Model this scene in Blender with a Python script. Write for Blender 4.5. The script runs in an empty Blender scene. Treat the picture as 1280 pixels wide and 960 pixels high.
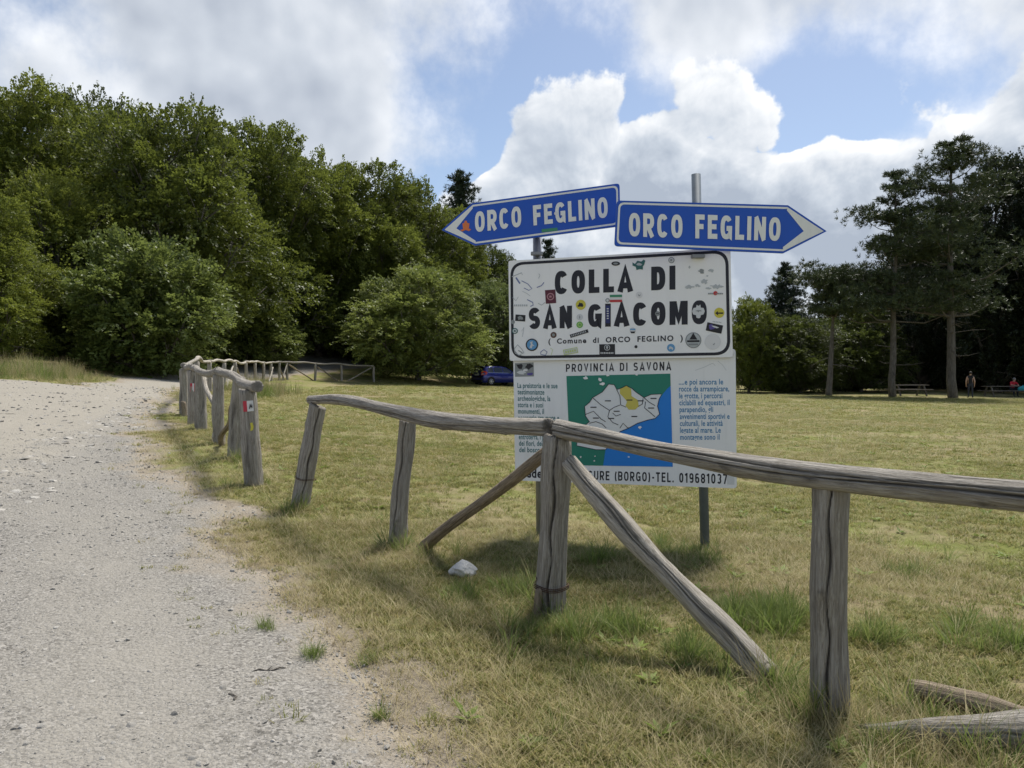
import bpy, bmesh, math, random
import numpy as np
from mathutils import Vector, Matrix, noise as mnoise

# ------------------------------------------------------------------ camera, sky, sun, exposure
scene = bpy.context.scene
col = scene.collection
FPX = 960.0          # focal length in pixels of a 1280 px wide frame
CAMH, HOR = 1.5, 470.0
cd = bpy.data.cameras.new('camera')
cd.sensor_width = 36.0
cd.lens = 36.0 * FPX / 1280.0
cd.shift_y = -(480.0 - HOR) / 1280.0
cd.clip_start, cd.clip_end = 0.05, 5000
cam = bpy.data.objects.new('camera', cd)
col.objects.link(cam)
cam.location = (0, 0, CAMH)
cam.rotation_euler = (math.radians(90), 0, 0)
scene.camera = cam

SUN_EL, SUN_AZ = math.radians(60), math.radians(28)      # azimuth clockwise from +Y
sdir = Vector((math.sin(SUN_AZ) * math.cos(SUN_EL), math.cos(SUN_AZ) * math.cos(SUN_EL), math.sin(SUN_EL)))
sl = bpy.data.lights.new('sun', 'SUN')
sl.energy = 2.8
sl.angle = math.radians(11.0)
sl.color = (1.0, 0.955, 0.88)
sun = bpy.data.objects.new('sun', sl)
col.objects.link(sun)
sun.rotation_euler = sdir.to_track_quat('Z', 'Y').to_euler()
sun.location = (20, 20, 40)

scene.render.engine = 'CYCLES'
scene.view_settings.view_transform = 'Standard'
scene.view_settings.look = 'None'
scene.view_settings.gamma = 1.0
scene.view_settings.exposure = 0.95
scene.view_settings.use_curve_mapping = False
scene.cycles.use_denoising = True
scene.cycles.max_bounces = 5
scene.cycles.diffuse_bounces = 3
scene.cycles.transmission_bounces = 4
scene.cycles.transparent_max_bounces = 4
scene.cycles.sample_clamp_indirect = 6.0


class NT:
    """small helper to write node trees"""
    def __init__(self, tree):
        self.t = tree
        self.dim = '3D'
        self.L = tree.links
    def node(self, typ, **kw):
        n = self.t.nodes.new(typ)
        for k, v in kw.items():
            setattr(n, k, v)
        return n
    def put(self, sock, v):
        if isinstance(v, bpy.types.NodeSocket):
            self.L.new(v, sock)
        elif v is not None:
            if isinstance(v, tuple) and len(v) == 3 and sock.type == 'RGBA':
                v = (*v, 1.0)
            sock.default_value = v
    def m(self, op, a, b=None, c=None, clamp=False):
        n = self.node('ShaderNodeMath', operation=op, use_clamp=clamp)
        self.put(n.inputs[0], a)
        if b is not None: self.put(n.inputs[1], b)
        if c is not None: self.put(n.inputs[2], c)
        return n.outputs[0]
    def ss(self, v, lo, hi):
        n = self.node('ShaderNodeMapRange', interpolation_type='SMOOTHSTEP')
        self.put(n.inputs['Value'], v)
        n.inputs['From Min'].default_value = lo
        n.inputs['From Max'].default_value = hi
        return n.outputs[0]
    def lin(self, v, lo, hi, a=0.0, b=1.0):
        n = self.node('ShaderNodeMapRange')
        self.put(n.inputs['Value'], v)
        n.inputs['From Min'].default_value = lo
        n.inputs['From Max'].default_value = hi
        n.inputs['To Min'].default_value = a
        n.inputs['To Max'].default_value = b
        return n.outputs[0]
    def mix(self, f, a, b):
        n = self.node('ShaderNodeMix', data_type='RGBA')
        self.put(n.inputs[0], f); self.put(n.inputs[6], a); self.put(n.inputs[7], b)
        return n.outputs[2]
    def noise(self, vec, scale, detail=4, rough=0.55, dist=0.0):
        n = self.node('ShaderNodeTexNoise', noise_dimensions=self.dim)
        if vec is not None: self.put(n.inputs['Vector'], vec)
        n.inputs['Scale'].default_value = scale
        n.inputs['Detail'].default_value = detail
        n.inputs['Roughness'].default_value = rough
        n.inputs['Distortion'].default_value = dist
        return n.outputs['Fac']
    def voro(self, vec, scale, feature='F1', detail=0.0, rough=0.5, out='Distance', smooth=0.5):
        n = self.node('ShaderNodeTexVoronoi', feature=feature, voronoi_dimensions=self.dim)
        if vec is not None: self.put(n.inputs['Vector'], vec)
        n.inputs['Scale'].default_value = scale
        n.inputs['Detail'].default_value = detail
        n.inputs['Roughness'].default_value = rough
        if feature == 'SMOOTH_F1': n.inputs['Smoothness'].default_value = smooth
        return n.outputs[out]
    def xyz(self, x, y, z):
        n = self.node('ShaderNodeCombineXYZ')
        self.put(n.inputs[0], x); self.put(n.inputs[1], y); self.put(n.inputs[2], z)
        return n.outputs[0]
    def vmul(self, v, s):
        n = self.node('ShaderNodeVectorMath', operation='MULTIPLY')
        self.put(n.inputs[0], v); n.inputs[1].default_value = s
        return n.outputs[0]
    def vadd(self, v, s):
        n = self.node('ShaderNodeVectorMath', operation='ADD')
        self.put(n.inputs[0], v); self.put(n.inputs[1], s)
        return n.outputs[0]
    def attr(self, name, out='Fac', typ='GEOMETRY'):
        n = self.node('ShaderNodeAttribute', attribute_name=name, attribute_type=typ)
        return n.outputs[out]
    def ramp(self, f, stops, interp='LINEAR'):
        n = self.node('ShaderNodeValToRGB')
        n.color_ramp.interpolation = interp
        e = n.color_ramp.elements
        while len(e) < len(stops): e.new(0.5)
        for i, (p, c) in enumerate(stops):
            e[i].position = p
            e[i].color = (*c, 1.0) if len(c) == 3 else c
        self.put(n.inputs[0], f)
        return n.outputs[0]
    def bump(self, h, strength=0.5, dist=0.01, normal=None):
        n = self.node('ShaderNodeBump')
        n.inputs['Strength'].default_value = strength
        n.inputs['Distance'].default_value = dist
        self.put(n.inputs['Height'], h)
        if normal is not None: self.put(n.inputs['Normal'], normal)
        return n.outputs[0]


# ---- sky: clear-air sky with a cumulus bank low down and broken cloud above it
world = bpy.data.worlds.new('World')
scene.world = world
world.use_nodes = True
wt = NT(world.node_tree)
wt.dim = '2D'
world.node_tree.nodes.clear()
world.cycles.sampling_method = 'MANUAL'
world.cycles.sample_map_resolution = 512
tc = wt.node('ShaderNodeTexCoord').outputs['Generated']
sep = wt.node('ShaderNodeSeparateXYZ')
wt.put(sep.inputs[0], tc)
wx, wy, wz = sep.outputs
AZ = wt.m('ARCTAN2', wx, wy)
EL = wt.m('ARCSINE', wz)


def sky_ang(px, py):
    u = math.atan((px - 640) / FPX)
    return u, math.atan((HOR - py) / FPX * math.cos(u))


def gauss(p, px, py, sx, sy, a, acc):
    """adds a soft bump of height a, centred on a direction, to acc"""
    cu, cv_ = sky_ang(px, py)
    n = wt.node('ShaderNodeVectorMath', operation='MULTIPLY_ADD')
    wt.put(n.inputs[0], p)
    kx, ky = FPX / sx * .7071, FPX / sy * .7071
    n.inputs[1].default_value = (kx, ky, 0)
    n.inputs[2].default_value = (-cu * kx, -cv_ * ky, 0)
    d = wt.node('ShaderNodeVectorMath', operation='DOT_PRODUCT')
    wt.L.new(n.outputs[0], d.inputs[0]); wt.L.new(n.outputs[0], d.inputs[1])
    e = wt.m('POWER', 0.36788, d.outputs['Value'])
    return wt.m('MULTIPLY_ADD', e, a, acc)

def ridged(vec, scale, detail, lac=2.1):
    n = wt.node('ShaderNodeTexNoise', noise_dimensions='2D', noise_type='RIDGED_MULTIFRACTAL', normalize=False)
    wt.put(n.inputs['Vector'], vec)
    n.inputs['Scale'].default_value = scale
    n.inputs['Detail'].default_value = detail
    n.inputs['Roughness'].default_value = .60
    n.inputs['Lacunarity'].default_value = lac
    n.inputs['Offset'].default_value = 0.9
    n.inputs['Gain'].default_value = 1.0
    return n.outputs[0]

PD = wt.xyz(AZ, EL, 0.0)
wn = wt.node('ShaderNodeTexNoise', noise_dimensions='2D')
wt.put(wn.inputs['Vector'], PD); wn.inputs['Scale'].default_value = 7.0; wn.inputs['Detail'].default_value = 2
wv = wt.node('ShaderNodeVectorMath', operation='MULTIPLY_ADD')
wt.L.new(wn.outputs['Color'], wv.inputs[0]); wv.inputs[1].default_value = (.07, .05, 0); wt.put(wv.inputs[2], PD)
PW = wv.outputs[0]
rg0 = ridged(PW, 6.4, 5)
rg1 = ridged(wt.vadd(PW, (.012, .018, 0)), 6.4, 4)
soft0 = wt.noise(PD, 6.0, 6, .60)
soft1 = wt.noise(wt.vadd(PD, (.015, .03, 0)), 6.0, 3, .60)
big0 = wt.noise(wt.vadd(PD, (7.3, 2.1, 0)), 2.4, 1)
bill0 = wt.m('MULTIPLY_ADD', rg0, -.5, .75)
# the bank of cumulus: a height profile round the horizon
fc = wt.node('ShaderNodeFloatCurve')
cv = fc.mapping.curves[0]
pts = [(300, 330), (430, 280), (500, 232), (540, 212), (590, 188), (635, 142), (680, 122), (740, 108), (770, 96), (800, 108), (850, 118), (900, 112), (945, 138), (1000, 158), (1060, 160), (1110, 162), (1170, 132), (1225, 92), (1290, 50), (1500, 60)]
arr = [((sky_ang(x, y)[0] + math.pi) / (2 * math.pi), sky_ang(x, y)[1]) for x, y in pts]
arr = [(0.0, 0.22), (0.15, 0.3), (0.3, 0.2)] + arr + [(0.72, 0.25), (0.88, 0.18), (1.0, 0.22)]
while len(cv.points) < len(arr): cv.points.new(0.5, 0.5)
for i, a in enumerate(arr):
    cv.points[i].location = a
fc.mapping.update()
wt.put(fc.inputs['Value'], wt.m('DIVIDE', wt.m('ADD', AZ, math.pi), 2 * math.pi))
b0 = wt.m('MULTIPLY', wt.m('SUBTRACT', fc.outputs[0], EL), 8.0)
b0 = wt.m('ADD', b0, wt.m('MULTIPLY', wt.m('SUBTRACT', bill0, 0.46), 1.45))
b0 = wt.m('ADD', b0, wt.m('MULTIPLY', wt.m('SUBTRACT', soft0, 0.52), 1.5))
b0 = gauss(PD, 583, 182, 22, 22, -1.2, b0)
# broken soft cloud higher up
h0 = wt.m('MULTIPLY_ADD', wt.m('SUBTRACT', soft0, 0.5), 2.3, wt.m('MULTIPLY_ADD', big0, 1.3, -.86))
h0 = wt.m('MULTIPLY_ADD', wt.m('SUBTRACT', bill0, .35), .25, h0)
for g_ in [(320, 10, 200, 120, 1.25), (110, 120, 170, 60, .62), (470, 90, 70, 90, .30), (870, 20, 170, 62, 1.25), (1250, 60, 85, 130, 1.1), (640, 80, 105, 75, -.85), (1040, 115, 150, 45, -1.0), (10, 45, 80, 80, -.75), (420, 180, 110, 50, .35)]:
    h0 = gauss(PD, *g_, h0)
bank_a = wt.ss(b0, -.02, .12)
hi_a = wt.m('MULTIPLY', wt.ss(h0, -.35, .75), .96)
slope = wt.m('SUBTRACT', rg1, rg0)
sslope = wt.m('SUBTRACT', soft0, soft1)
edge = wt.m('SUBTRACT', 1.0, wt.ss(b0, .05, .85))
bank_v = wt.m('MULTIPLY_ADD', edge, .30, .50)
bank_v = wt.m('MULTIPLY_ADD', slope, .36, bank_v)
bank_v = wt.m('MULTIPLY_ADD', sslope, 1.1, bank_v)
bank_v = wt.m('MULTIPLY_ADD', wt.m('SUBTRACT', big0, .5), .35, bank_v)
fine0 = wt.noise(PW, 30.0, 4, .6)
fine1 = wt.noise(wt.vadd(PW, (.003, .007, 0)), 30.0, 3, .6)
bank_v = wt.m('MULTIPLY_ADD', wt.m('SUBTRACT', fine0, fine1), .28, bank_v)
bank_c = wt.ramp(wt.lin(bank_v, .30, .95), [(0, (.36, .41, .49)), (.35, (.50, .55, .62)), (.7, (.70, .73, .77)), (1, (.87, .88, .89))])
hi_v = wt.m('ADD', wt.lin(h0, .15, 1.8, .82, .36), wt.m('MULTIPLY', sslope, 1.0))
hi_v = wt.m('MULTIPLY_ADD', slope, .06, hi_v)
hi_c = wt.ramp(wt.lin(hi_v, .35, .95), [(0, (.38, .42, .49)), (.4, (.53, .57, .63)), (1, (.84, .86, .89))])
sky = wt.node('ShaderNodeTexSky', sky_type='NISHITA', sun_disc=False)
sky.sun_elevation = SUN_EL
sky.sun_rotation = SUN_AZ
sky.altitude = 800
sky.air_density = 1.0
sky.dust_density = 1.6
sky.ozone_density = 1.5
SKY_STRENGTH = 0.10
skyc = wt.node('ShaderNodeMix', data_type='RGBA', blend_type='MULTIPLY')
skyc.inputs[0].default_value = 1.0
wt.put(skyc.inputs[6], sky.outputs[0])
skyc.inputs[7].default_value = (.74, .71, .68, 1)
inv = .64 / SKY_STRENGTH
def bright(c):
    n = wt.node('ShaderNodeVectorMath', operation='SCALE')
    wt.put(n.inputs[0], c); n.inputs['Scale'].default_value = inv
    return n.outputs[0]
c1 = wt.mix(hi_a, skyc.outputs[2], bright(hi_c))
c2 = wt.mix(bank_a, c1, bright(bank_c))
bg = wt.node('ShaderNodeBackground')
wt.put(bg.inputs['Color'], c2)
bg.inputs['Strength'].default_value = SKY_STRENGTH
wo = wt.node('ShaderNodeOutputWorld')
wt.L.new(bg.outputs[0], wo.inputs[0])

# ------------------------------------------------------------------ helpers
def R(a): return math.radians(a)

def P(px, py, Y):
    """photograph pixel at depth Y -> point"""
    return Vector(((px - 640) / FPX * Y, Y, CAMH - (py - HOR) / FPX * Y))

def tag(o, label=None, cat=None, group=None, kind=None):
    if label: o['label'] = label
    if cat: o['category'] = cat
    if group: o['group'] = group
    if kind: o['kind'] = kind
    return o

def empty(name, loc=(0, 0, 0), rz=0.0):
    o = bpy.data.objects.new(name, None)
    o.empty_display_size = 0.2
    col.objects.link(o)
    o.location = loc
    o.rotation_euler = (0, 0, rz)
    return o

def link(name, me, mat=None, parent=None, loc=None):
    o = bpy.data.objects.new(name, me)
    col.objects.link(o)
    if mat is not None and not me.materials: me.materials.append(mat)
    if parent is not None: o.parent = parent
    if loc is not None: o.location = loc
    return o

def mesh(name, V, F, mat=None, parent=None, smooth=False, loc=None):
    me = bpy.data.meshes.new(name)
    me.from_pydata([tuple(v) for v in V], [], F)
    if smooth:
        me.polygons.foreach_set('use_smooth', [True] * len(me.polygons))
    me.update()
    return link(name, me, mat, parent, loc)

def np_mesh(name, V, F, attrs=None, smooth=False):
    """V (n,3), F (m,k) arrays; attrs: {name: (domain, array)}"""
    me = bpy.data.meshes.new(name)
    n, (m, k) = len(V), F.shape
    me.vertices.add(n)
    me.vertices.foreach_set('co', np.asarray(V, np.float32).ravel())
    me.loops.add(m * k)
    me.loops.foreach_set('vertex_index', np.asarray(F, np.int32).ravel())
    me.polygons.add(m)
    me.polygons.foreach_set('loop_start', np.arange(0, m * k, k, dtype=np.int32))
    if smooth:
        me.polygons.foreach_set('use_smooth', np.ones(m, bool))
    me.update(calc_edges=True)
    for nm, (dom, a) in (attrs or {}).items():
        a = np.asarray(a, np.float32)
        if a.ndim == 1:
            at = me.attributes.new(nm, 'FLOAT', dom); at.data.foreach_set('value', a)
        else:
            at = me.attributes.new(nm, 'FLOAT_VECTOR', dom); at.data.foreach_set('vector', a.ravel())
    return me

def copy_tree(o, parent=None):
    c = o.copy()
    col.objects.link(c)
    c.parent = parent
    for ch in o.children:
        if ch.name in scene.objects: copy_tree(ch, c)
    return c

class MB:
    """collects shapes into one mesh"""
    def __init__(self): self.V, self.F = [], []
    def add(self, V, F):
        b = len(self.V)
        self.V += [tuple(v) for v in V]
        self.F += [tuple(i + b for i in f) for f in F]
        return self
    def box(self, c, s, rot=None):
        V = []
        for x in (-.5, .5):
            for y in (-.5, .5):
                for z in (-.5, .5):
                    v = Vector((x * s[0], y * s[1], z * s[2]))
                    if rot is not None: v = rot @ v
                    V.append(Vector(c) + v)
        return self.add(V, [(0, 1, 3, 2), (4, 6, 7, 5), (0, 4, 5, 1), (2, 3, 7, 6), (0, 2, 6, 4), (1, 5, 7, 3)])
    def tube(self, pts, rad, n=8, cap=True):
        pts = [Vector(p) for p in pts]
        V, F = [], []
        ref = Vector((0.31, 0.17, 0.93))
        for i, p in enumerate(pts):
            t = (pts[min(i + 1, len(pts) - 1)] - pts[max(i - 1, 0)]).normalized()
            a = t.cross(ref)
            if a.length < 1e-3: a = t.cross(Vector((1, 0, 0)))
            a.normalize(); b = t.cross(a)
            r = rad[i] if hasattr(rad, '__len__') else rad
            for k in range(n):
                w = 2 * math.pi * k / n
                V.append(p + (a * math.cos(w) + b * math.sin(w)) * r)
        for i in range(len(pts) - 1):
            for k in range(n):
                F.append((i * n + k, i * n + (k + 1) % n, (i + 1) * n + (k + 1) % n, (i + 1) * n + k))
        if cap:
            F.append(tuple(range(n - 1, -1, -1)))
            F.append(tuple(range((len(pts) - 1) * n, len(pts) * n)))
        return self.add(V, F)
    def build(self, name, mat, parent=None, smooth=False, loc=None, bevel=0.0):
        o = mesh(name, self.V, self.F, mat, parent, smooth, loc)
        if bevel:
            bm = bmesh.new(); bm.from_mesh(o.data)
            bmesh.ops.bevel(bm, geom=list(bm.edges), offset=bevel, segments=2, affect='EDGES', clamp_overlap=True)
            bm.to_mesh(o.data); bm.free()
        return o

# value noise on arrays
def vnoise(x, y, seed=0):
    xi, yi = np.floor(x).astype(np.int64), np.floor(y).astype(np.int64)
    fx, fy = x - xi, y - yi
    fx, fy = fx * fx * (3 - 2 * fx), fy * fy * (3 - 2 * fy)
    def h(a, b):
        n = (a * 374761393 + b * 668265263 + seed * 974634777) & 0xffffffff
        n = ((n ^ (n >> 13)) * 1274126177) & 0xffffffff
        return ((n ^ (n >> 16)) & 0xffff) / 65535.0
    return (h(xi, yi) * (1 - fx) + h(xi + 1, yi) * fx) * (1 - fy) + (h(xi, yi + 1) * (1 - fx) + h(xi + 1, yi + 1) * fx) * fy

def fbm(x, y, seed=0, oct=4):
    s, a, t = 0.0, 0.5, 0.0
    for i in range(oct):
        s = s + a * vnoise(x * 2 ** i, y * 2 ** i, seed + i * 17); t += a; a *= 0.5
    return s / t

# ------------------------------------------------------------------ terrain
CTRL = np.array([
    (-6, -4, -.15), (0, -4, -.02), (6, -4, 0), (-5, 2, .02), (0, 2, 0), (5, 2, 0), (1.4, 3.4, 0), (.25, 4.8, .02), (-.93, 6.6, .06), (-1.95, 7.8, .14),
    (-2.92, 8.7, .32), (-3.75, 10.5, .38), (-4.4, 11.6, .46), (-5.45, 13.5, .53), (-6.2, 14.9, .58), (-7.2, 16.8, .61), (-11, 28, .92), (-11.9, 33, 1.02),
    (-13.7, 41, 1.13), (-14.1, 45, 1.2), (-12.8, 50, 1.2), (-9.3, 51.5, 1.12), (-1.7, 57, .75), (8, 56, .4), (16.6, 55, .18), (22, 53, .12), (29, 51, .05),
    (1, 9, .05), (2, 15, .1), (4, 25, .2), (10, 35, .15), (-4, 25, .55), (-4, 38, .85), (20, 20, 0), (35, 35, 0), (45, 50, 0), (12, 10, -.02), (25, 0, -.1),
    (-13, 20, 1.28), (-6, 9, .42), (-5, 6, .15), (-10, 14, .75), (-20, 20, 1.7), (-20, 8, .9), (-13, 62, 2.5), (-15, 72, 3.7), (-25, 35, 2.6), (-30, 50, 4.6),
    (-22, 62, 4.2), (-8, 75, 2.6), (-45, 30, 5), (-60, 60, 11), (-40, 10, 2.4), (0, 85, 2.2), (30, 85, 1.0), (60, 60, .4), (0, 150, 9), (-80, 150, 26), (70, 150, 5),
    (-120, 60, 20), (120, 100, 2), (100, 20, -.5), (60, -60, -2), (-60, -60, -1), (-120, -20, 4), (0, 320, 22), (-250, 300, 50), (250, 300, 12)], float)

def _tk(d2):
    return 0.5 * d2 * np.log(d2 + 1e-9)
_n = len(CTRL)
_K = _tk(((CTRL[:, None, :2] - CTRL[None, :, :2]) ** 2).sum(2)) + np.eye(_n) * 2.0
_Pm = np.c_[np.ones(_n), CTRL[:, :2]]
_A = np.zeros((_n + 3, _n + 3)); _A[:_n, :_n] = _K; _A[:_n, _n:] = _Pm; _A[_n:, :_n] = _Pm.T
_W = np.linalg.solve(_A, np.r_[CTRL[:, 2], 0, 0, 0])

def gz(x, y):
    x, y = np.atleast_1d(np.asarray(x, float)), np.atleast_1d(np.asarray(y, float))
    z = np.zeros(len(x))
    for s in range(0, len(x), 20000):
        xs, ys = x[s:s + 20000], y[s:s + 20000]
        d2 = (xs[:, None] - CTRL[None, :, 0]) ** 2 + (ys[:, None] - CTRL[None, :, 1]) ** 2
        z[s:s + 20000] = _tk(d2) @ _W[:_n] + _W[_n] + _W[_n + 1] * xs + _W[_n + 2] * ys
    r = np.hypot(x, y)
    z = np.clip(z, -6, 60)
    z = z + (fbm(x * .9, y * .9, 3) - .5) * .06 * np.clip(r / 6, .35, 1.4) + (fbm(x * 4, y * 4, 5, 3) - .5) * .022
    return z

def G(x, y): return float(gz(x, y)[0])

def ground_at(px, py):
    """where the ray through a pixel meets the ground"""
    lo, hi = 1.0, 120.0
    prev = 1.0
    for Y in np.geomspace(1.0, 120, 200):
        p = P(px, py, Y)
        if p.z <= G(p.x, p.y):
            lo, hi = prev, Y
            break
        prev = Y
    for _ in range(20):
        mid = (lo + hi) / 2
        p = P(px, py, mid)
        if p.z <= G(p.x, p.y): hi = mid
        else: lo = mid
    return P(px, py, hi)

# plan of the gravel: right edge traced along the grass, then past the fence and up into the wood
_edge = [(ground_at(px, py).x, ground_at(px, py).y) for px, py in [(610, 1020), (560, 950), (500, 885), (430, 815), (352, 735), (285, 665), (235, 610), (205, 570), (188, 545), (193, 520), (208, 500)]]
TRACK = np.array([(2.2, -12), (.9, 1.2)] + _edge + [(-7.8, 17.2), (-11.8, 27), (-13.2, 33), (-15.0, 41), (-15.3, 47), (-13.6, 55), (-12.0, 60), (-11.5, 66), (-13, 78), (-16, 78), (-15.5, 66), (-17.5, 52), (-18, 41), (-15.5, 30), (-12.8, 22.5), (-17, 21.8), (-25, 20), (-60, 14), (-60, -12)])

def sdf_poly(x, y, poly):
    """signed distance, positive inside"""
    d = np.full(len(x), 1e9); ins = np.zeros(len(x), bool)
    n = len(poly)
    for i in range(n):
        ax, ay = poly[i]; bx, by = poly[(i + 1) % n]
        ex, ey = bx - ax, by - ay
        t = np.clip(((x - ax) * ex + (y - ay) * ey) / (ex * ex + ey * ey + 1e-12), 0, 1)
        d = np.minimum(d, (x - ax - t * ex) ** 2 + (y - ay - t * ey) ** 2)
        c = ((ay > y) != (by > y)) & (x < (bx - ax) * (y - ay) / (by - ay + 1e-12) + ax)
        ins ^= c
    d = np.sqrt(d)
    return np.where(ins, d, -d)

def track_sd(x, y):
    n = (fbm(x * .8, y * .8, 11) - .5) * 1.1 + (fbm(x * 5, y * 5, 12, 3) - .5) * .5
    r = np.hypot(x, y)
    return sdf_poly(x, y, TRACK) + n * np.clip(r / 8, .55, 1.2)

def polar(r, a):
    rr, aa = np.meshgrid(r, a, indexing='ij')
    return (rr * np.sin(aa)).ravel(), (rr * np.cos(aa)).ravel()

ang = np.concatenate([np.linspace(-math.pi, -.9, 40, endpoint=False), np.linspace(-.9, .9, 300), np.linspace(.9, math.pi, 41)[1:]])
rad = np.concatenate([[0.01, .5, 1.0], np.geomspace(1.4, 70, 260), np.geomspace(74, 1200, 30)])
gx, gy = polar(rad, ang)
gh = gz(gx, gy)
tsd = track_sd(gx, gy)
# worn ruts and the low rocky lip on the left of the track
LIP = [(ground_at(px, py).x, ground_at(px, py).y) for px, py in [(-60, 655), (0, 612), (60, 582), (110, 552), (150, 528), (190, 503)]]
def lip_side(x, y):
    """signed distance to the rocky lip: positive on its left"""
    d = np.full(len(x), 1e9); s = np.zeros(len(x))
    for i in range(len(LIP) - 1):
        ax, ay = LIP[i]; bx, by = LIP[i + 1]
        ex, ey = bx - ax, by - ay
        t = np.clip(((x - ax) * ex + (y - ay) * ey) / (ex * ex + ey * ey), 0, 1)
        dd = (x - ax - t * ex) ** 2 + (y - ay - t * ey) ** 2
        c = ex * (y - ay) - ey * (x - ax)
        s = np.where(dd < d, np.sign(c), s); d = np.minimum(d, dd)
    return np.sqrt(d) * s
def relief(x, y):
    """extra height: the lip"""
    ls = lip_side(x, y) + (fbm(x * 2, y * 2, 21) - .5) * .8
    return .07 * np.clip(.5 + ls / .5, 0, 1) * np.clip(1 - (ls - 0.2) / 3.0, 0, 1) * (track_sd(x, y) > 0.05)
def gtop(x, y):
    x, y = np.atleast_1d(np.asarray(x, float)), np.atleast_1d(np.asarray(y, float))
    return gz(x, y) + relief(x, y)
NA = len(ang)
def grid_faces(nr, na):
    i = np.arange(nr - 1)[:, None] * na + np.arange(na - 1)[None, :]
    i = i.ravel()
    return np.c_[i, i + na, i + na + 1, i + 1]
GF = grid_faces(len(rad), NA)
lipd = lip_side(gx, gy)
_bp = ground_at(520, 868)
BARE = lambda x, y: np.exp(-((x - _bp.x) ** 2 / .16 + (y - _bp.y) ** 2 / .22))      # trodden patch beside the track
ground_me = np_mesh('meadow_ground', np.c_[gx, gy, gh], GF, {'track': ('POINT', np.clip(.5 + tsd / .9 + .7 * BARE(gx, gy), 0, 1))}, smooth=True)
keep = (tsd[GF] > 0.0).any(1) & (np.hypot(gx[GF[:, 0]], gy[GF[:, 0]]) < 95)
uf = GF[keep]
uniq, invx = np.unique(uf, return_inverse=True)
hh = gh[uniq] + .004 + np.clip(tsd[uniq], 0, .3) * .02 + relief(gx[uniq], gy[uniq])
track_me = np_mesh('gravel_track', np.c_[gx[uniq], gy[uniq], np.where(tsd[uniq] < 0, gh[uniq] - .03, hh)], invx.reshape(-1, 4),
                   {'track': ('POINT', np.clip(.5 + tsd[uniq] / .9, 0, 1)), 'inset': ('POINT', sdf_poly(gx[uniq], gy[uniq], TRACK)), 'lip': ('POINT', np.clip(.5 + lipd[uniq] / 6, 0, 1))}, smooth=True)
# ------------------------------------------------------------------ materials
def new_mat(name):
    m = bpy.data.materials.new(name)
    m.use_nodes = True
    t = NT(m.node_tree)
    b = m.node_tree.nodes['Principled BSDF']
    return m, t, b

def plain(name, c, rough=.6, metal=0.0, spec=.5, var=.12, scale=30, coat=0.0):
    m, t, b = new_mat(name)
    o = t.node('ShaderNodeTexCoord').outputs['Object']
    n = t.noise(o, scale, 4)
    c2 = tuple(x * (1 - var) for x in c); c3 = tuple(min(1, x * (1 + var)) for x in c)
    t.put(b.inputs['Base Color'], t.mix(n, c2, c3))
    b.inputs['Roughness'].default_value = rough
    b.inputs['Metallic'].default_value = metal
    b.inputs['Specular IOR Level'].default_value = spec
    b.inputs['Coat Weight'].default_value = coat
    return m

def geo_pos(t):
    return t.node('ShaderNodeNewGeometry').outputs['Position']

def soil_nodes(t):
    """colour of the turf floor: thatch, moss green and bare earth"""
    p = geo_pos(t)
    big = t.noise(p, .35, 4, .6)
    mid = t.noise(p, 2.2, 5, .65)
    fine = t.noise(p, 60, 4, .7)
    straw = t.mix(fine, (.19, .15, .082), (.38, .315, .185))
    green = t.mix(fine, (.11, .135, .03), (.23, .25, .06))
    f = t.ss(t.m('ADD', t.m('MULTIPLY', big, .6), t.m('MULTIPLY', mid, .55)), .45, .70)
    return t.mix(f, straw, green), fine, mid

M = {}
m, t, b = new_mat('meadow_soil')
turf, fine, mid = soil_nodes(t)
p = geo_pos(t)
earth = t.mix(t.noise(p, 25, 5, .7), (.215, .18, .135), (.37, .32, .25))
tk = t.attr('track')
f = t.ss(t.m('ADD', tk, t.m('MULTIPLY', t.m('SUBTRACT', mid, .5), .5)), .10, .48)
t.put(b.inputs['Base Color'], t.mix(f, turf, earth))
b.inputs['Roughness'].default_value = .95
b.inputs['Specular IOR Level'].default_value = .15
t.put(b.inputs['Normal'], t.bump(t.m('ADD', t.noise(p, 35, 5, .7), t.m('MULTIPLY', t.noise(p, 8, 4), 1.5)), .9, .03))
M['soil'] = m

m, t, b = new_mat('gravel')
p = geo_pos(t)
v = t.voro(p, 64, out='Color')
vs = t.node('ShaderNodeSeparateColor'); t.put(vs.inputs[0], v)
grain = t.mix(vs.outputs[0], (.078, .073, .064), (.37, .35, .315))
v2 = t.voro(p, 120, out='Color')
vs2 = t.node('ShaderNodeSeparateColor'); t.put(vs2.inputs[0], v2)
grain2 = t.mix(vs2.outputs[1], (.13, .122, .106), (.345, .326, .29))
grain = t.mix(t.ss(t.noise(p, 12, 3), .40, .60), grain, grain2)
dust = t.mix(t.noise(p, 20, 5, .7), (.245, .229, .195), (.34, .318, .277))
beige = t.mix(t.noise(p, 9, 5, .7), (.30, .27, .215), (.415, .383, .318))
wornf = t.ss(t.noise(p, .9, 4, .6), .38, .68)
ins = t.m('ADD', t.attr('inset'), t.m('MULTIPLY', t.noise(p, .5, 3), .9))
lane = t.m('ADD', t.ss(t.m('ABSOLUTE', t.m('SUBTRACT', ins, 1.55)), .55, .15), t.ss(t.m('ABSOLUTE', t.m('SUBTRACT', ins, 3.2)), .6, .2))
wf = t.m('MINIMUM', t.m('ADD', t.m('MULTIPLY', wornf, .35), t.m('MULTIPLY', lane, t.m('MULTIPLY', t.noise(p, 7, 5, .75), .75))), .92)
g = t.mix(wf, grain, dust)
lip = t.attr('lip')
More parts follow.
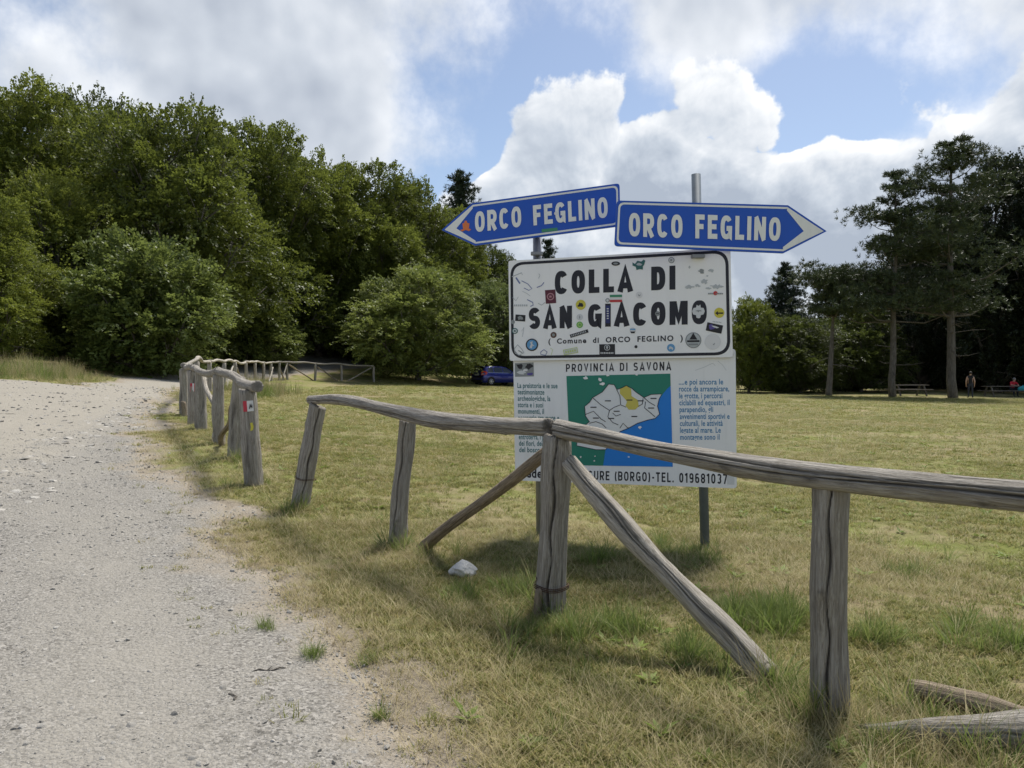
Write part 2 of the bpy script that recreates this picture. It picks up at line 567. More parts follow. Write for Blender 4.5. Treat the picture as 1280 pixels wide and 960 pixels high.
g = t.mix(t.ss(t.m('ADD', lip, t.m('MULTIPLY', t.m('SUBTRACT', t.noise(p, 1.5, 4), .5), .25)), .45, .62), g, t.mix(.35, beige, grain))
ed = t.attr('track')
earth = t.mix(t.noise(p, 25, 5, .7), (.22, .188, .145), (.36, .315, .25))
g = t.mix(t.ss(t.m('ADD', ed, t.m('MULTIPLY', t.m('SUBTRACT', t.noise(p, 4, 4), .5), .35)), .50, .98), earth, g)
t.put(b.inputs['Base Color'], g)
b.inputs['Roughness'].default_value = .92
b.inputs['Specular IOR Level'].default_value = .2
hgt = t.m('ADD', t.m('MULTIPLY', t.voro(p, 52), -1.0), t.m('ADD', t.m('MULTIPLY', t.voro(p, 120), -.4), t.m('MULTIPLY', t.noise(p, 14, 5, .65), 1.4)))
t.put(b.inputs['Normal'], t.bump(hgt, .6, .014))
M['gravel'] = m

def stone_mat(name, a, c):
    m, t, b = new_mat(name)
    r = t.node('ShaderNodeObjectInfo').outputs['Random']
    o = t.node('ShaderNodeTexCoord').outputs['Object']
    cc = t.mix(r, a, c)
    n = t.noise(o, 4.0, 5, .7)
    t.put(b.inputs['Base Color'], t.mix(n, cc, t.mix(.5, cc, (.62, .6, .55))))
    b.inputs['Roughness'].default_value = .85
    b.inputs['Specular IOR Level'].default_value = .25
    t.put(b.inputs['Normal'], t.bump(t.noise(o, 7, 5, .7), .5, .1))
    return m
M['pebble'] = stone_mat('pebble', (.15, .139, .117), (.50, .47, .415))
M['white_stone'] = stone_mat('white_stone', (.58, .56, .52), (.7, .68, .63))

def grass_mat(name, ca, cb, dry, dryness, trans=.35):
    m, t, b = new_mat(name)
    rnd = t.attr('rnd')
    hgt = t.attr('tip')
    orn = t.node('ShaderNodeObjectInfo').outputs['Random']
    p = geo_pos(t)
    zone = t.noise(p, 1.1, 3, .6)
    zone2 = t.noise(p, .33, 3, .6)
    c = t.mix(rnd, ca, cb)
    c = t.mix(t.m('MULTIPLY', orn, .5), c, cb)
    dmix = t.ss(t.m('ADD', t.m('ADD', t.m('MULTIPLY', rnd, .45), t.m('MULTIPLY', orn, .25)), t.m('MULTIPLY', t.m('ADD', zone, zone2), .5)), 1.02 - dryness, 1.30 - dryness)
    c = t.mix(dmix, c, dry)
    c = t.mix(t.m('MULTIPLY', hgt, .22), c, t.mix(.5, dry, cb))
    t.put(b.inputs['Base Color'], c)
    b.inputs['Roughness'].default_value = .6
    b.inputs['Specular IOR Level'].default_value = .25
    tr = t.node('ShaderNodeBsdfTranslucent')
    t.put(tr.inputs['Color'], c)
    mx = t.node('ShaderNodeMixShader')
    mx.inputs[0].default_value = trans
    t.L.new(b.outputs[0], mx.inputs[1]); t.L.new(tr.outputs[0], mx.inputs[2])
    t.L.new(mx.outputs[0], m.node_tree.nodes['Material Output'].inputs[0])
    return m
M['grass'] = grass_mat('meadow_grass', (.128, .162, .037), (.275, .285, .08), (.43, .355, .165), .20)
M['straw'] = grass_mat('dry_straw', (.23, .185, .085), (.40, .335, .17), (.46, .39, .21), .45, .2)
M['lush'] = grass_mat('long_grass', (.085, .14, .026), (.19, .255, .062), (.38, .33, .15), .04, .42)
M['weed'] = grass_mat('weed_leaf', (.10, .17, .03), (.24, .30, .06), (.30, .30, .10), -.1)

def leaf_mat(name, dark, mid, light, trans=.45, rough=.5):
    m, t, b = new_mat(name)
    rnd = t.attr('rnd')
    orn = t.node('ShaderNodeObjectInfo').outputs['Random']
    o = t.node('ShaderNodeTexCoord').outputs['Object']
    big = t.noise(o, .55, 3, .6)
    f = t.m('ADD', t.m('MULTIPLY', rnd, .62), t.m('ADD', t.m('MULTIPLY', big, .45), t.m('MULTIPLY', t.m('SUBTRACT', orn, .5), .42)))
    c = t.ramp(f, [(.16, dark), (.55, mid), (.95, light)])
    t.put(b.inputs['Base Color'], c)
    b.inputs['Roughness'].default_value = rough
    b.inputs['Specular IOR Level'].default_value = .35
    tr = t.node('ShaderNodeBsdfTranslucent')
    t.put(tr.inputs['Color'], t.mix(.35, c, light))
    mx = t.node('ShaderNodeMixShader')
    mx.inputs[0].default_value = trans
    t.L.new(b.outputs[0], mx.inputs[1]); t.L.new(tr.outputs[0], mx.inputs[2])
    t.L.new(mx.outputs[0], m.node_tree.nodes['Material Output'].inputs[0])
    return m
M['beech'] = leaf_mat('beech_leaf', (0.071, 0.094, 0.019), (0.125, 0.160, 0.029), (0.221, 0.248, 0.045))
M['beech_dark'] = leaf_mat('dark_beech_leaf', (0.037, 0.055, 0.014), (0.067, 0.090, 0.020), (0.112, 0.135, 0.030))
M['hazel'] = leaf_mat('hazel_leaf', (0.085, 0.119, 0.027), (0.143, 0.187, 0.045), (0.252, 0.285, 0.077))
M['leaf_shade'] = leaf_mat('shade_darkened_leaf', (.014, .022, .010), (.026, .036, .014), (.045, .058, .022), .22)  # dark beech leaf with the right-hand wood's backlit shade put into its colour
M['bluegreen'] = leaf_mat('bluish_leaf', (0.058, 0.091, 0.033), (0.096, 0.134, 0.045), (0.172, 0.206, 0.068))
M['yellowish'] = leaf_mat('yellow_green_leaf', (0.083, 0.113, 0.019), (0.160, 0.195, 0.033), (0.260, 0.290, 0.053))
M['needle'] = leaf_mat('pine_needle', (0.027, 0.043, 0.018), (0.050, 0.070, 0.027), (0.088, 0.110, 0.043), .12)
M['needle_dark'] = leaf_mat('fir_needle', (0.022, 0.037, 0.018), (0.037, 0.057, 0.025), (0.062, 0.085, 0.035), .1)

m, t, b = new_mat('bark')
o = t.node('ShaderNodeTexCoord').outputs['Object']
n = t.noise(t.vmul(o, (6, 6, 1.4)), 2.0, 6, .7)
t.put(b.inputs['Base Color'], t.ramp(n, [(.25, (.045, .038, .030)), (.55, (.13, .115, .095)), (.8, (.25, .225, .19))]))
b.inputs['Roughness'].default_value = .9
t.put(b.inputs['Normal'], t.bump(n, .8, .05))
M['bark'] = m

def wood_mat(name, tone=(1, 1, 1), moss=.12):
    m, t, b = new_mat(name)
    o = t.node('ShaderNodeTexCoord').outputs['Object']
    orn = t.node('ShaderNodeObjectInfo').outputs['Random']
    o = t.vadd(o, t.xyz(t.m('MULTIPLY', orn, 9.0), t.m('MULTIPLY', orn, 5.0), 0.0))
    fib = t.noise(t.vmul(o, (85, 85, 5.0)), 1.0, 6, .70, 1.0)
    fib2 = t.noise(t.vmul(o, (30, 30, 1.6)), 1.0, 6, .72, .8)
    blot = t.noise(o, 5.5, 5, .65)
    T = lambda c: tuple(x * y for x, y in zip(c, tone))
    c = t.ramp(t.m('ADD', t.m('MULTIPLY', fib, .70), t.m('MULTIPLY', fib2, .30)), [(.28, T((.075, .065, .053))), (.41, T((.23, .207, .174))), (.53, T((.38, .35, .302))), (.72, T((.60, .57, .51)))])
    c = t.mix(t.m('MULTIPLY', t.ss(blot, .55, .75), .35), c, T((.105, .092, .075)))
    c = t.mix(t.m('MULTIPLY', t.ss(t.noise(o, 11, 5, .7), .60, .72), moss), c, (.20, .21, .12))
    chk = t.ss(t.noise(t.vmul(o, (60, 60, 1.0)), 1.0, 3, .6, .5), .66, .70)
    c = t.mix(t.m('MULTIPLY', chk, .6), c, T((.04, .035, .03)))
    c = t.mix(t.m('MULTIPLY', t.ss(t.voro(o, 42), .22, .10), t.m('MULTIPLY', t.ss(blot, .46, .60), .35)), c, (.46, .47, .42))
    crack = t.attr('crack')
    c = t.mix(t.m('MULTIPLY', crack, .7), c, T((.035, .030, .026)))
    endg = t.attr('endg')
    c = t.mix(t.m('MULTIPLY', endg, .5), c, T((.30, .265, .215)))
    t.put(b.inputs['Base Color'], c)
    b.inputs['Roughness'].default_value = .88
    b.inputs['Specular IOR Level'].default_value = .25
    h = t.m('ADD', fib, t.m('MULTIPLY', fib2, 1.4))
    t.put(b.inputs['Normal'], t.bump(h, .9, .022))
    return m
M['wood'] = wood_mat('weathered_wood')
M['wood_brown'] = wood_mat('brown_weathered_wood', (.82, .72, .60), .25)
M['wood_pale'] = wood_mat('bleached_wood', (1.30, 1.29, 1.26), .05)
M['table_wood'] = plain('table_wood', (.13, .115, .095), .8, var=.3)

def sign_mat(name, c, dirt=.25, rough=.45, streak=.5):
    """painted sheet metal with rain streaks and dust"""
    m, t, b = new_mat(name)
    o = t.node('ShaderNodeTexCoord').outputs['Object']
    st = t.noise(t.vmul(o, (14, 14, 1.6)), 1.0, 5, .65)
    sp = t.noise(o, 45, 4, .7)
    cl = t.noise(o, 3.2, 5, .6)
    dk = tuple(x * .60 + .02 for x in c)
    c1 = t.mix(t.m('MULTIPLY', t.ss(st, .48, .78), dirt * streak * 2), c, dk)
    c1 = t.mix(t.m('MULTIPLY', t.ss(cl, .5, .8), dirt), c1, tuple(x * .8 + .05 for x in c))
    c1 = t.mix(t.m('MULTIPLY', t.ss(sp, .66, .75), dirt * 1.4), c1, (.18, .165, .14))
    t.put(b.inputs['Base Color'], c1)
    b.inputs['Roughness'].default_value = rough
    b.inputs['Specular IOR Level'].default_value = .4
    return m
M['sign_white'] = sign_mat('sign_white', (.87, .87, .86), .14)
M['info_white'] = sign_mat('faded_sign_white', (.82, .83, .83), .18)
M['sign_blue'] = sign_mat('sign_blue', (.010, .088, .50), .16)
M['sign_edge'] = sign_mat('sign_blue_edge', (.03, .075, .32), .35)
M['sign_letter'] = sign_mat('reflective_letter', (.80, .81, .78), .25)
M['sign_black'] = sign_mat('sign_black', (.012, .013, .022), .15)
M['map_green'] = sign_mat('map_green', (.016, .21, .145), .15)
M['map_sea'] = sign_mat('map_sea', (.010, .21, .68), .12)
M['map_land'] = sign_mat('map_land', (.74, .76, .76), .15)
M['map_yellow'] = sign_mat('map_yellow', (.60, .52, .10), .2)
M['text_teal'] = sign_mat('text_teal', (.03, .16, .17), .2)
M['text_blue'] = sign_mat('text_blue', (.05, .23, .44), .2)
M['galv'] = plain('galvanised_steel', (.25, .26, .275), .5, .55, var=.25, scale=14)
M['pole_blue'] = plain('blue_grey_pole_paint', (.115, .145, .175), .55, .2, var=.25, scale=14)
M['back_metal'] = plain('sheet_metal_back', (.34, .35, .36), .5, .4)
M['bolt'] = plain('bolt_steel', (.12, .11, .10), .6, .6)
M['rust_wire'] = plain('rusty_wire', (.085, .045, .028), .8, .3, var=.4)
STK = {k: sign_mat('sticker_' + k, c, .25) for k, c in dict(maroon=(.10, .014, .03), rose=(.45, .22, .25), yellow=(.62, .55, .06), green=(.13, .42, .09), black=(.014, .014, .018), grey=(.26, .28, .28), white=(.72, .72, .72),
       teal=(.03, .13, .12), sky=(.12, .34, .60), brown=(.10, .045, .025), navy=(.02, .03, .14), purple=(.10, .08, .30), red=(.50, .04, .04), flag=(.05, .26, .14), lime=(.52, .62, .22), orange=(.72, .19, .05), pale=(.62, .64, .65), faint=(.46, .49, .50), ink=(.16, .20, .38)).items()}

m, t, b = new_mat('car_paint')
b.inputs['Base Color'].default_value = (.008, .014, .11, 1)
b.inputs['Metallic'].default_value = .35
b.inputs['Roughness'].default_value = .28
b.inputs['Coat Weight'].default_value = .8
o = t.node('ShaderNodeTexCoord').outputs['Object']
t.put(b.inputs['Base Color'], t.mix(t.noise(o, 3, 3), (.012, .020, .20), (.018, .032, .26)))
M['car_paint'] = m
M['car_glass'] = plain('car_glass', (.012, .014, .016), .06, 0, .7, var=.05)
M['tyre'] = plain('tyre_rubber', (.018, .018, .018), .85)
M['rim'] = plain('alloy_rim', (.45, .46, .47), .35, .8)
M['tail'] = plain('tail_lamp_red', (.62, .045, .03), .2, 0, .6, var=.1)
M['tail_clear'] = plain('tail_lamp_clear', (.75, .62, .58), .2, 0, .6, var=.1)
M['plate'] = plain('number_plate', (.62, .63, .64), .5)
M['plastic'] = plain('black_plastic', (.02, .02, .021), .6)
M['skin'] = plain('skin', (.50, .32, .235), .55, var=.06)
M['shirt_black'] = plain('black_cloth', (.018, .018, .021), .9)
M['shirt_red'] = plain('red_cloth', (.52, .022, .04), .85)
M['trouser'] = plain('dark_trousers', (.03, .034, .05), .9)
M['hair'] = plain('dark_hair', (.028, .02, .014), .7)
M['hair_grey'] = plain('grey_hair', (.20, .19, .18), .7)
M['teal_cloth'] = plain('teal_cloth', (.03, .30, .35), .85)

tag(link('meadow', ground_me, M['soil']), kind='structure')
tag(link('gravel_track', track_me, M['gravel']), kind='structure')
# ------------------------------------------------------------------ trees
def unit(v):
    return v / (np.linalg.norm(v, axis=-1, keepdims=True) + 1e-9)

def spray_leaves(rng, base, axis, normal, length, K, leaf, width=.36):
    """flat twigs: K leaves along each axis; returns verts, quads, per-leaf random"""
    N = len(base)
    side = unit(np.cross(normal, axis))
    nrm = np.cross(axis, side)
    t = (np.arange(K) + .5) / K
    t = np.clip(t[None, :] + rng.normal(0, .04, (N, K)), 0, 1)
    sgn = np.where(np.arange(K) % 2 == 0, 1.0, -1.0)[None, :] * np.ones((N, 1))
    off = sgn * (width * (1.0 - .65 * t) * rng.uniform(.1, 1.0, (N, K))) * length[:, None]
    droop = -(t ** 2) * .22 * length[:, None] - np.abs(off) * .15
    pos = base[:, None] + axis[:, None] * (t * length[:, None])[..., None] + side[:, None] * off[..., None]
    pos = pos + nrm[:, None] * rng.normal(0, .04, (N, K))[..., None] * length[:, None, None]
    pos[..., 2] += droop
    d = unit(axis[:, None] * .75 + side[:, None] * (sgn * .8)[..., None] + rng.normal(0, .35, (N, K, 3)))
    n = unit(nrm[:, None] + rng.normal(0, .38, (N, K, 3)))
    s = unit(np.cross(n, d))
    L = (leaf * rng.uniform(.7, 1.25, (N, K)))[..., None]
    a = pos - d * L * .5
    c = pos + d * L * .5
    l = pos + s * L * .33 - d * L * .05
    r = pos - s * L * .33 - d * L * .05
    V = np.stack([a, r, c, l], 2).reshape(-1, 3)
    F = np.arange(N * K * 4).reshape(-1, 4)
    rnd = np.clip(np.repeat(rng.uniform(0, 1, N), K) * .6 + rng.uniform(0, 1, N * K) * .4, 0, 1)
    return V, F, rnd

def broadleaf(name, seed, H, Rr, bottom, lobes, sprays, leaf=.13, K=20, top_pow=.75, spray_len=.75):
    """a crown of leafy lobes over a trunk with limbs; returns (trunk mesh, crown mesh)"""
    rng = np.random.default_rng(seed)
    C, RA = [], []
    for i in range(lobes):
        f = (i + .5) / lobes
        h = bottom + (H - bottom) * (f ** .85) * .9
        env = Rr * max(.12, (1 - ((h - bottom) / (H - bottom)) ** 2.0)) ** top_pow
        env *= min(1, .62 + (h - bottom) / (H - bottom) * 1.6)
        a = i * 2.39996 + rng.uniform(-.5, .5)
        rr = env * rng.uniform(.40, .92)
        ra = Rr * rng.uniform(.20, .42) * (1 - .30 * f)
        C.append((math.cos(a) * rr, math.sin(a) * rr, h)); RA.append(ra)
    # core lobes so that the middle is not hollow
    for k in range(max(3, lobes // 5)):
        h = bottom + (H - bottom) * (.25 + .55 * k / max(3, lobes // 5))
        C.append((rng.normal(0, .1) * Rr, rng.normal(0, .1) * Rr, h)); RA.append(Rr * .38)
    C.append((rng.normal(0, .05) * Rr, rng.normal(0, .05) * Rr, H - Rr * .22)); RA.append(Rr * .2)
    C, RA = np.array(C), np.array(RA)
    w = RA ** 2 / (RA ** 2).sum()
    n0 = int(sprays * 1.7)
    li = rng.choice(len(C), n0, p=w)
    d = unit(rng.normal(0, 1, (n0, 3)) + np.array([0, 0, .22]))
    shell = rng.uniform(.62, 1.06, n0) * (1 + .22 * np.sin(d[:, 0] * 5 + li) * np.cos(d[:, 1] * 6 + li * 2))
    pos = C[li] + d * (RA[li] * shell)[:, None] * np.array([1.12, 1.12, .80])
    # drop those deep inside another lobe
    dist = np.linalg.norm((pos[:, None] - C[None]) / np.array([1.12, 1.12, .8]), axis=2) / RA[None]
    dist[np.arange(n0), li] = 9
    keepm = (dist.min(1) > .62) & (pos[:, 2] > bottom * .4)
    pos, d = pos[keepm][:sprays], d[keepm][:sprays]
    N = len(pos)
    outw = unit(pos * np.array([1, 1, .0]) + 1e-3)
    ax = unit(d * .55 + outw * .55 + np.array([0, 0, .10]) + rng.normal(0, .32, (N, 3)))
    # stray shoots beyond the outline
    st = rng.uniform(0, 1, N) < .05
    pos[st] += d[st] * rng.uniform(.2, .7, (st.sum(), 1)) * Rr * .14
    hi = (pos[:, 2] > H * .8) & (rng.uniform(0, 1, N) < .5)
    ax[hi] = unit(ax[hi] * .5 + np.array([0, 0, 1.0]))
    nr = unit(np.array([0, 0, 1.0]) + d * .55 + rng.normal(0, .28, (N, 3)))
    ln = spray_len * rng.uniform(.55, 1.25, N)
    V, F, rnd = spray_leaves(rng, pos - ax * ln[:, None] * .35, ax, nr, ln, K, leaf)
    crown = np_mesh(name + '_crown', V, F, {'rnd': ('FACE', rnd)})
    mb = MB()
    r0 = H * .017 + .05
    tp = [(0, 0, -.3)] + [(rng.normal(0, .08) * z, rng.normal(0, .08) * z * .5, z) for z in np.linspace(.3, H * .82, 6)]
    mb.tube(tp, [r0 * 1.35, r0 * 1.1] + [r0 * (1 - .16 * k) for k in range(1, 6)], 9)
    for i in range(lobes):
        c = C[i]
        k = int(np.clip((c[2] - .8) / (H * .82) * 6 - .8, 1, 5))
        s = np.array(tp[k]); mid_ = s * .45 + c * .55 + np.array([0, 0, -.35])
        rb = r0 * .42 * (1 - .1 * k)
        mb.tube([s, mid_, c], [rb, rb * .7, rb * .3], 6)
        for q in range(3):
            e = c + unit(rng.normal(0, 1, 3) + unit(c) * .6) * RA[i] * .8
            mb.tube([mid_ * .3 + c * .7, e], [rb * .4, rb * .12], 5)
    tr = bpy.data.meshes.new(name + '_trunk')
    tr.from_pydata(mb.V, [], mb.F); tr.polygons.foreach_set('use_smooth', [True] * len(tr.polygons)); tr.update()
    tr.materials.append(M['bark'])
    crown.materials.append(M['beech'])
    return tr, crown, H, Rr

def needle_tufts(rng, pos, dirs, size, K=15):
    N = len(pos)
    d = unit(unit(rng.normal(0, 1, (N, K, 3))) + dirs[:, None] * .75)
    s = unit(np.cross(d, unit(rng.normal(0, 1, (N, K, 3)))))
    L = size[:, None, None] * rng.uniform(.65, 1.1, (N, K, 1))
    o = pos[:, None] + unit(rng.normal(0, 1, (N, K, 3))) * size[:, None, None] * .22
    w = L * .085
    V = np.stack([o - s * w, o + s * w, o + d * L + s * w * .5, o + d * L - s * w * .5], 2).reshape(-1, 3)
    F = np.arange(N * K * 4).reshape(-1, 4)
    rnd = np.clip(np.repeat(rng.uniform(0, 1, N), K) * .65 + rng.uniform(0, 1, N * K) * .35, 0, 1)
    return V, F, rnd

def conifer(name, seed, H, base, prof, whorls, per, tuft=.26, lean=(0, 0), up=.15, trunk_r=None, dead=0, density=11, pads=1.0, mat='needle', var=(.55, 1.15), s0=.30, flat=.28):
    """trunk with whorls of boughs that carry needle tufts; prof(f) = bough length at crown fraction f"""
    rng = np.random.default_rng(seed)
    r0 = trunk_r or H * .014 + .06
    zs = np.linspace(-.3, H * .985, 12)
    wob = rng.normal(0, .05, (12, 2)).cumsum(0) * H / 16
    tp = [np.array((lean[0] * (z / H) ** 2 + wob[i, 0] * (z > .5), lean[1] * (z / H) ** 2 + wob[i, 1] * (z > .5), z)) for i, z in enumerate(zs)]
    def at(z):
        i = np.clip((z + .3) / (H * .985 + .3) * 11, 0, 10.99); k = int(i)
        return tp[k] * (1 - (i - k)) + tp[k + 1] * (i - k)
    mb = MB()
    mb.tube(tp, [r0 * 1.25] + [r0 * (1.05 - .088 * k) for k in range(11)], 10)
    PP, DD, SS = [], [], []
    for wv in range(whorls):
        f = (wv + rng.uniform(0, .8)) / whorls
        z = base + (H - base) * f
        for q in range(per):
            a = rng.uniform(0, 2 * math.pi)
            L = prof(f) * rng.uniform(*var)
            if L < .15: continue
            o = at(z)
            dr = np.array([math.cos(a), math.sin(a), up + .5 * f + rng.normal(0, .12)]); dr /= np.linalg.norm(dr)
            e = o + dr * L
            mid_ = o + dr * L * .5 + np.array([0, 0, -.10 * L])
            rb = max(.012, r0 * .32 * (1 - f * .7))
            mb.tube([o, mid_, e], [rb, rb * .65, rb * .25], 5)
            nt = max(3, int(L * density))
            for k in range(nt):
                s = rng.uniform(s0, 1.05) ** .8
                bp = (o * (1 - s) ** 2 + mid_ * 2 * s * (1 - s) + e * s * s)
                spread = L * .30 * (1.1 - abs(s - .7)) * pads
                off = rng.normal(0, 1, 3) * np.array([spread, spread, spread * flat])
                PP.append(bp + off + np.array([0, 0, .10 * L * pads])); DD.append(unit(dr * .6 + np.array([0, 0, .8]) + off * .4)); SS.append(tuft * rng.uniform(.7, 1.2))
    for k in range(14):
        PP.append(at(H * .985) + rng.normal(0, .1, 3) + np.array([0, 0, .05 - .05 * k])); DD.append(np.array([0, 0, 1.0])); SS.append(tuft)
    for k in range(dead):
        z = rng.uniform(base * .35, base * 1.25); a = rng.uniform(0, 2 * math.pi); L = rng.uniform(.6, 2.2)
        o = at(z)
        dr = np.array([math.cos(a), math.sin(a), rng.uniform(-.35, .2)])
        m1 = o + dr * L * .6; e = o + dr * L + np.array([0, 0, rng.uniform(-.3, .3)])
        mb.tube([o, m1, e], [.035, .022, .008], 5)
        mb.tube([m1, m1 + np.array([dr[1], -dr[0], .2]) * L * .4], [.015, .005], 4)
    V, F, rnd = needle_tufts(rng, np.array(PP), np.array(DD), np.array(SS))
    crown = np_mesh(name + '_crown', V, F, {'rnd': ('FACE', rnd)})
    tr = bpy.data.meshes.new(name + '_trunk')
    tr.from_pydata(mb.V, [], mb.F); tr.polygons.foreach_set('use_smooth', [True] * len(tr.polygons)); tr.update()
    tr.materials.append(M['bark']); crown.materials.append(M[mat])
    return tr, crown, H, None

PROTO = {
    'tall': broadleaf('tall_beech', 1, 13.0, 5.4, 1.0, 34, 5200, leaf=.16, K=20, top_pow=.5, spray_len=.85),
    'tall2': broadleaf('tall_beech_b', 7, 13.5, 5.2, 1.0, 36, 5200, leaf=.16, K=20, top_pow=.45, spray_len=.85),
    'dome': broadleaf('dome_beech', 2, 11.0, 5.5, .7, 34, 5600, leaf=.15, K=20, top_pow=.55, spray_len=.85),
    'shrub': broadleaf('hazel_shrub', 3, 5.0, 3.8, .30, 24, 3600, leaf=.14, K=18, spray_len=.65, top_pow=.6),
    'shrub2': broadleaf('hazel_shrub_b', 13, 5.0, 3.8, .30, 20, 3200, leaf=.14, K=18, spray_len=.65, top_pow=.9),
    'round': broadleaf('round_tree', 4, 8.0, 5.0, 1.0, 26, 4200, leaf=.15, K=20, spray_len=.75, top_pow=.7),
    'bush': broadleaf('under_bush', 5, 3.2, 2.4, .2, 12, 1500, leaf=.15, K=16, spray_len=.6),
}

def tree(name, px, topy, hw, Y, proto, mat, label, cat='tree', group=None, rz=None, base=None):
    x = (px - 640) / FPX * Y
    z = G(x, Y)
    tr, cr, H0, R0 = PROTO[proto]
    H = CAMH + (HOR - topy) / FPX * Y - z
    Rw = hw / FPX * Y
    root = empty(name, (x, Y, z), rz if rz is not None else (px * 1.37 + Y) % 6.28)
    k = 1.10     # crowns reach a little past their lobes
    root.scale = (Rw / R0 / k, Rw / R0 / k, H / H0 / 1.04)
    a = link('trunk', tr, None, root); c = link('crown', cr, None, root)
    if cr.materials[0] is not M[mat]:
        c.material_slots[0].link = 'OBJECT'; c.material_slots[0].material = M[mat]
    tag(root, label, cat, group)
    return root

FW = 'trees of the wooded slope'
LEFT = [
    ('beech_tree', 40, 84, 120, 47, 'tall', 'beech', 'tall beech in the top left corner, highest crown at the left edge'),
    ('beech_tree', 215, 106, 150, 47, 'dome', 'beech', 'huge dark domed beech rising behind the big rounded shrub'),
    ('beech_tree', -15, 232, 88, 33, 'tall2', 'yellowish', 'bright yellow-green tree cut off by the left edge above the road bank'),
    ('hazel_shrub', 192, 298, 132, 37, 'shrub', 'hazel', 'big rounded light green shrub beside the gravel track'),
    ('hazel_shrub', 322, 366, 72, 53, 'shrub2', 'hazel', 'smaller low shrub just behind the bend of the wooden fence'),
    ('beech_tree', 335, 142, 100, 58, 'tall2', 'beech', 'tall dark beech breaking the skyline right of the domed beech'),
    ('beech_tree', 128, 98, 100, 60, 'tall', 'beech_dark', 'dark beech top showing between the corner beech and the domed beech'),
    ('beech_tree', 398, 178, 92, 63, 'tall', 'beech', 'beech on the skyline second to the right of the domed beech'),
    ('beech_tree', 388, 278, 88, 76, 'dome', 'bluegreen', 'bluish green tree half way up, left of the lone light green tree'),
    ('beech_tree', 458, 190, 90, 67, 'tall2', 'beech', 'beech on the skyline above the far end of the fence'),
    ('beech_tree', 515, 210, 84, 71, 'tall', 'beech', 'olive beech high on the slope left of the pointed sign tip'),
    ('beech_tree', 566, 248, 66, 76, 'tall2', 'beech', 'beech directly behind the pointed tip of the left arrow sign'),
    ('round_tree', 522, 326, 104, 56, 'round', 'hazel', 'light green round tree with visible trunk left of the parked car'),
    ('round_tree', 628, 348, 76, 63, 'round', 'bluegreen', 'dark spreading tree overhanging the parked blue car'),
    ('beech_tree', 612, 302, 72, 80, 'dome', 'beech_dark', 'dark tree showing below the left arrow sign'),
    ('beech_tree', 70, 200, 110, 41, 'dome', 'beech', 'leafy beech in front of the corner beech, above the bright edge tree'),
    ('beech_tree', 290, 215, 92, 54, 'dome', 'beech', 'beech filling the slope between the domed beech and the bluish tree'),
    ('hazel_shrub', 80, 335, 76, 40, 'shrub2', 'bluegreen', 'dim shrub squeezed between the bright edge tree and the big rounded shrub'),
    ('hazel_shrub', 372, 385, 48, 66, 'shrub', 'beech', 'dark shrub at the mouth of the woodland path'),
    ('beech_tree', 486, 258, 90, 66, 'dome', 'beech', 'rounded beech just above the lone light green tree'),
]
for (nm, px, ty, hw, Y, pr, mt, lb) in LEFT:
    tree(nm, px, ty, hw, Y, pr, mt, lb, 'shrub' if 'shrub' in nm else 'tree', FW)
# depth of the wood behind: trees nothing tells apart
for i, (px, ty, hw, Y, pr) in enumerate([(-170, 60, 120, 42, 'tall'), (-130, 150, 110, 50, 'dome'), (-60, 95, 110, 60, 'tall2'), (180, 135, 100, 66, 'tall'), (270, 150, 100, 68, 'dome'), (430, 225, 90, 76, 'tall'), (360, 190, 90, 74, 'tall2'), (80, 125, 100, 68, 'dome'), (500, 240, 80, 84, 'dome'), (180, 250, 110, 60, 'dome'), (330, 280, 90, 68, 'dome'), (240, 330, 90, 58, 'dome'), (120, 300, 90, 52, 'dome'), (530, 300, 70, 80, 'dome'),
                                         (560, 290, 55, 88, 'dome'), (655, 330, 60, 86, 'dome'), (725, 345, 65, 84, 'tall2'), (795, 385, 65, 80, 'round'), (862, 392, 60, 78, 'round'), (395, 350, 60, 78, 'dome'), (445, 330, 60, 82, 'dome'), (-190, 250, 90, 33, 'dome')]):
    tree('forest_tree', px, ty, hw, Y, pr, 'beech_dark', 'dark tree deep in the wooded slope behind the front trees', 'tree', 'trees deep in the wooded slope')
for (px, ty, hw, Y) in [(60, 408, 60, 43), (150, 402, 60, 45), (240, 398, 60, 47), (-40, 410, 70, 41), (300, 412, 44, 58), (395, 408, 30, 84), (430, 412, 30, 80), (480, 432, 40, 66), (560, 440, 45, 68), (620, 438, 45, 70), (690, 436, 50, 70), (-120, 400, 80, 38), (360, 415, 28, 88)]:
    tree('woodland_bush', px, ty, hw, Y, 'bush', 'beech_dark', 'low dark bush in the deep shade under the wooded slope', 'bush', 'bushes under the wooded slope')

# right-hand wood
RIGHT = [
    ('round_tree', 936, 368, 52, 60, 'round', 'beech', 'yellow-green tree showing at the right edge of the sign boards'),
    ('round_tree', 1000, 388, 66, 60, 'dome', 'beech_dark', 'olive low tree under the distant fir, left of the umbrella pine'),
    ('round_tree', 1076, 380, 66, 63, 'round', 'beech_dark', 'olive tree between the umbrella pine and the next pine'),
    ('beech_tree', 1150, 258, 70, 66, 'tall', 'leaf_shade', 'dark leafy tree between the two tall pines'),
    ('beech_tree', 1246, 178, 84, 62, 'tall2', 'leaf_shade', 'tall dark leafy tree behind the tallest pine, cutting into the clouds'),
    ('beech_tree', 1318, 160, 92, 58, 'tall', 'leaf_shade', 'tall dark leafy tree cut off by the right edge'),
]
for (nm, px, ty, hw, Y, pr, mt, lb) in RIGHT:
    tree(nm, px, ty, hw, Y, pr, mt, lb, 'tree', 'leafy trees at the picnic wood')
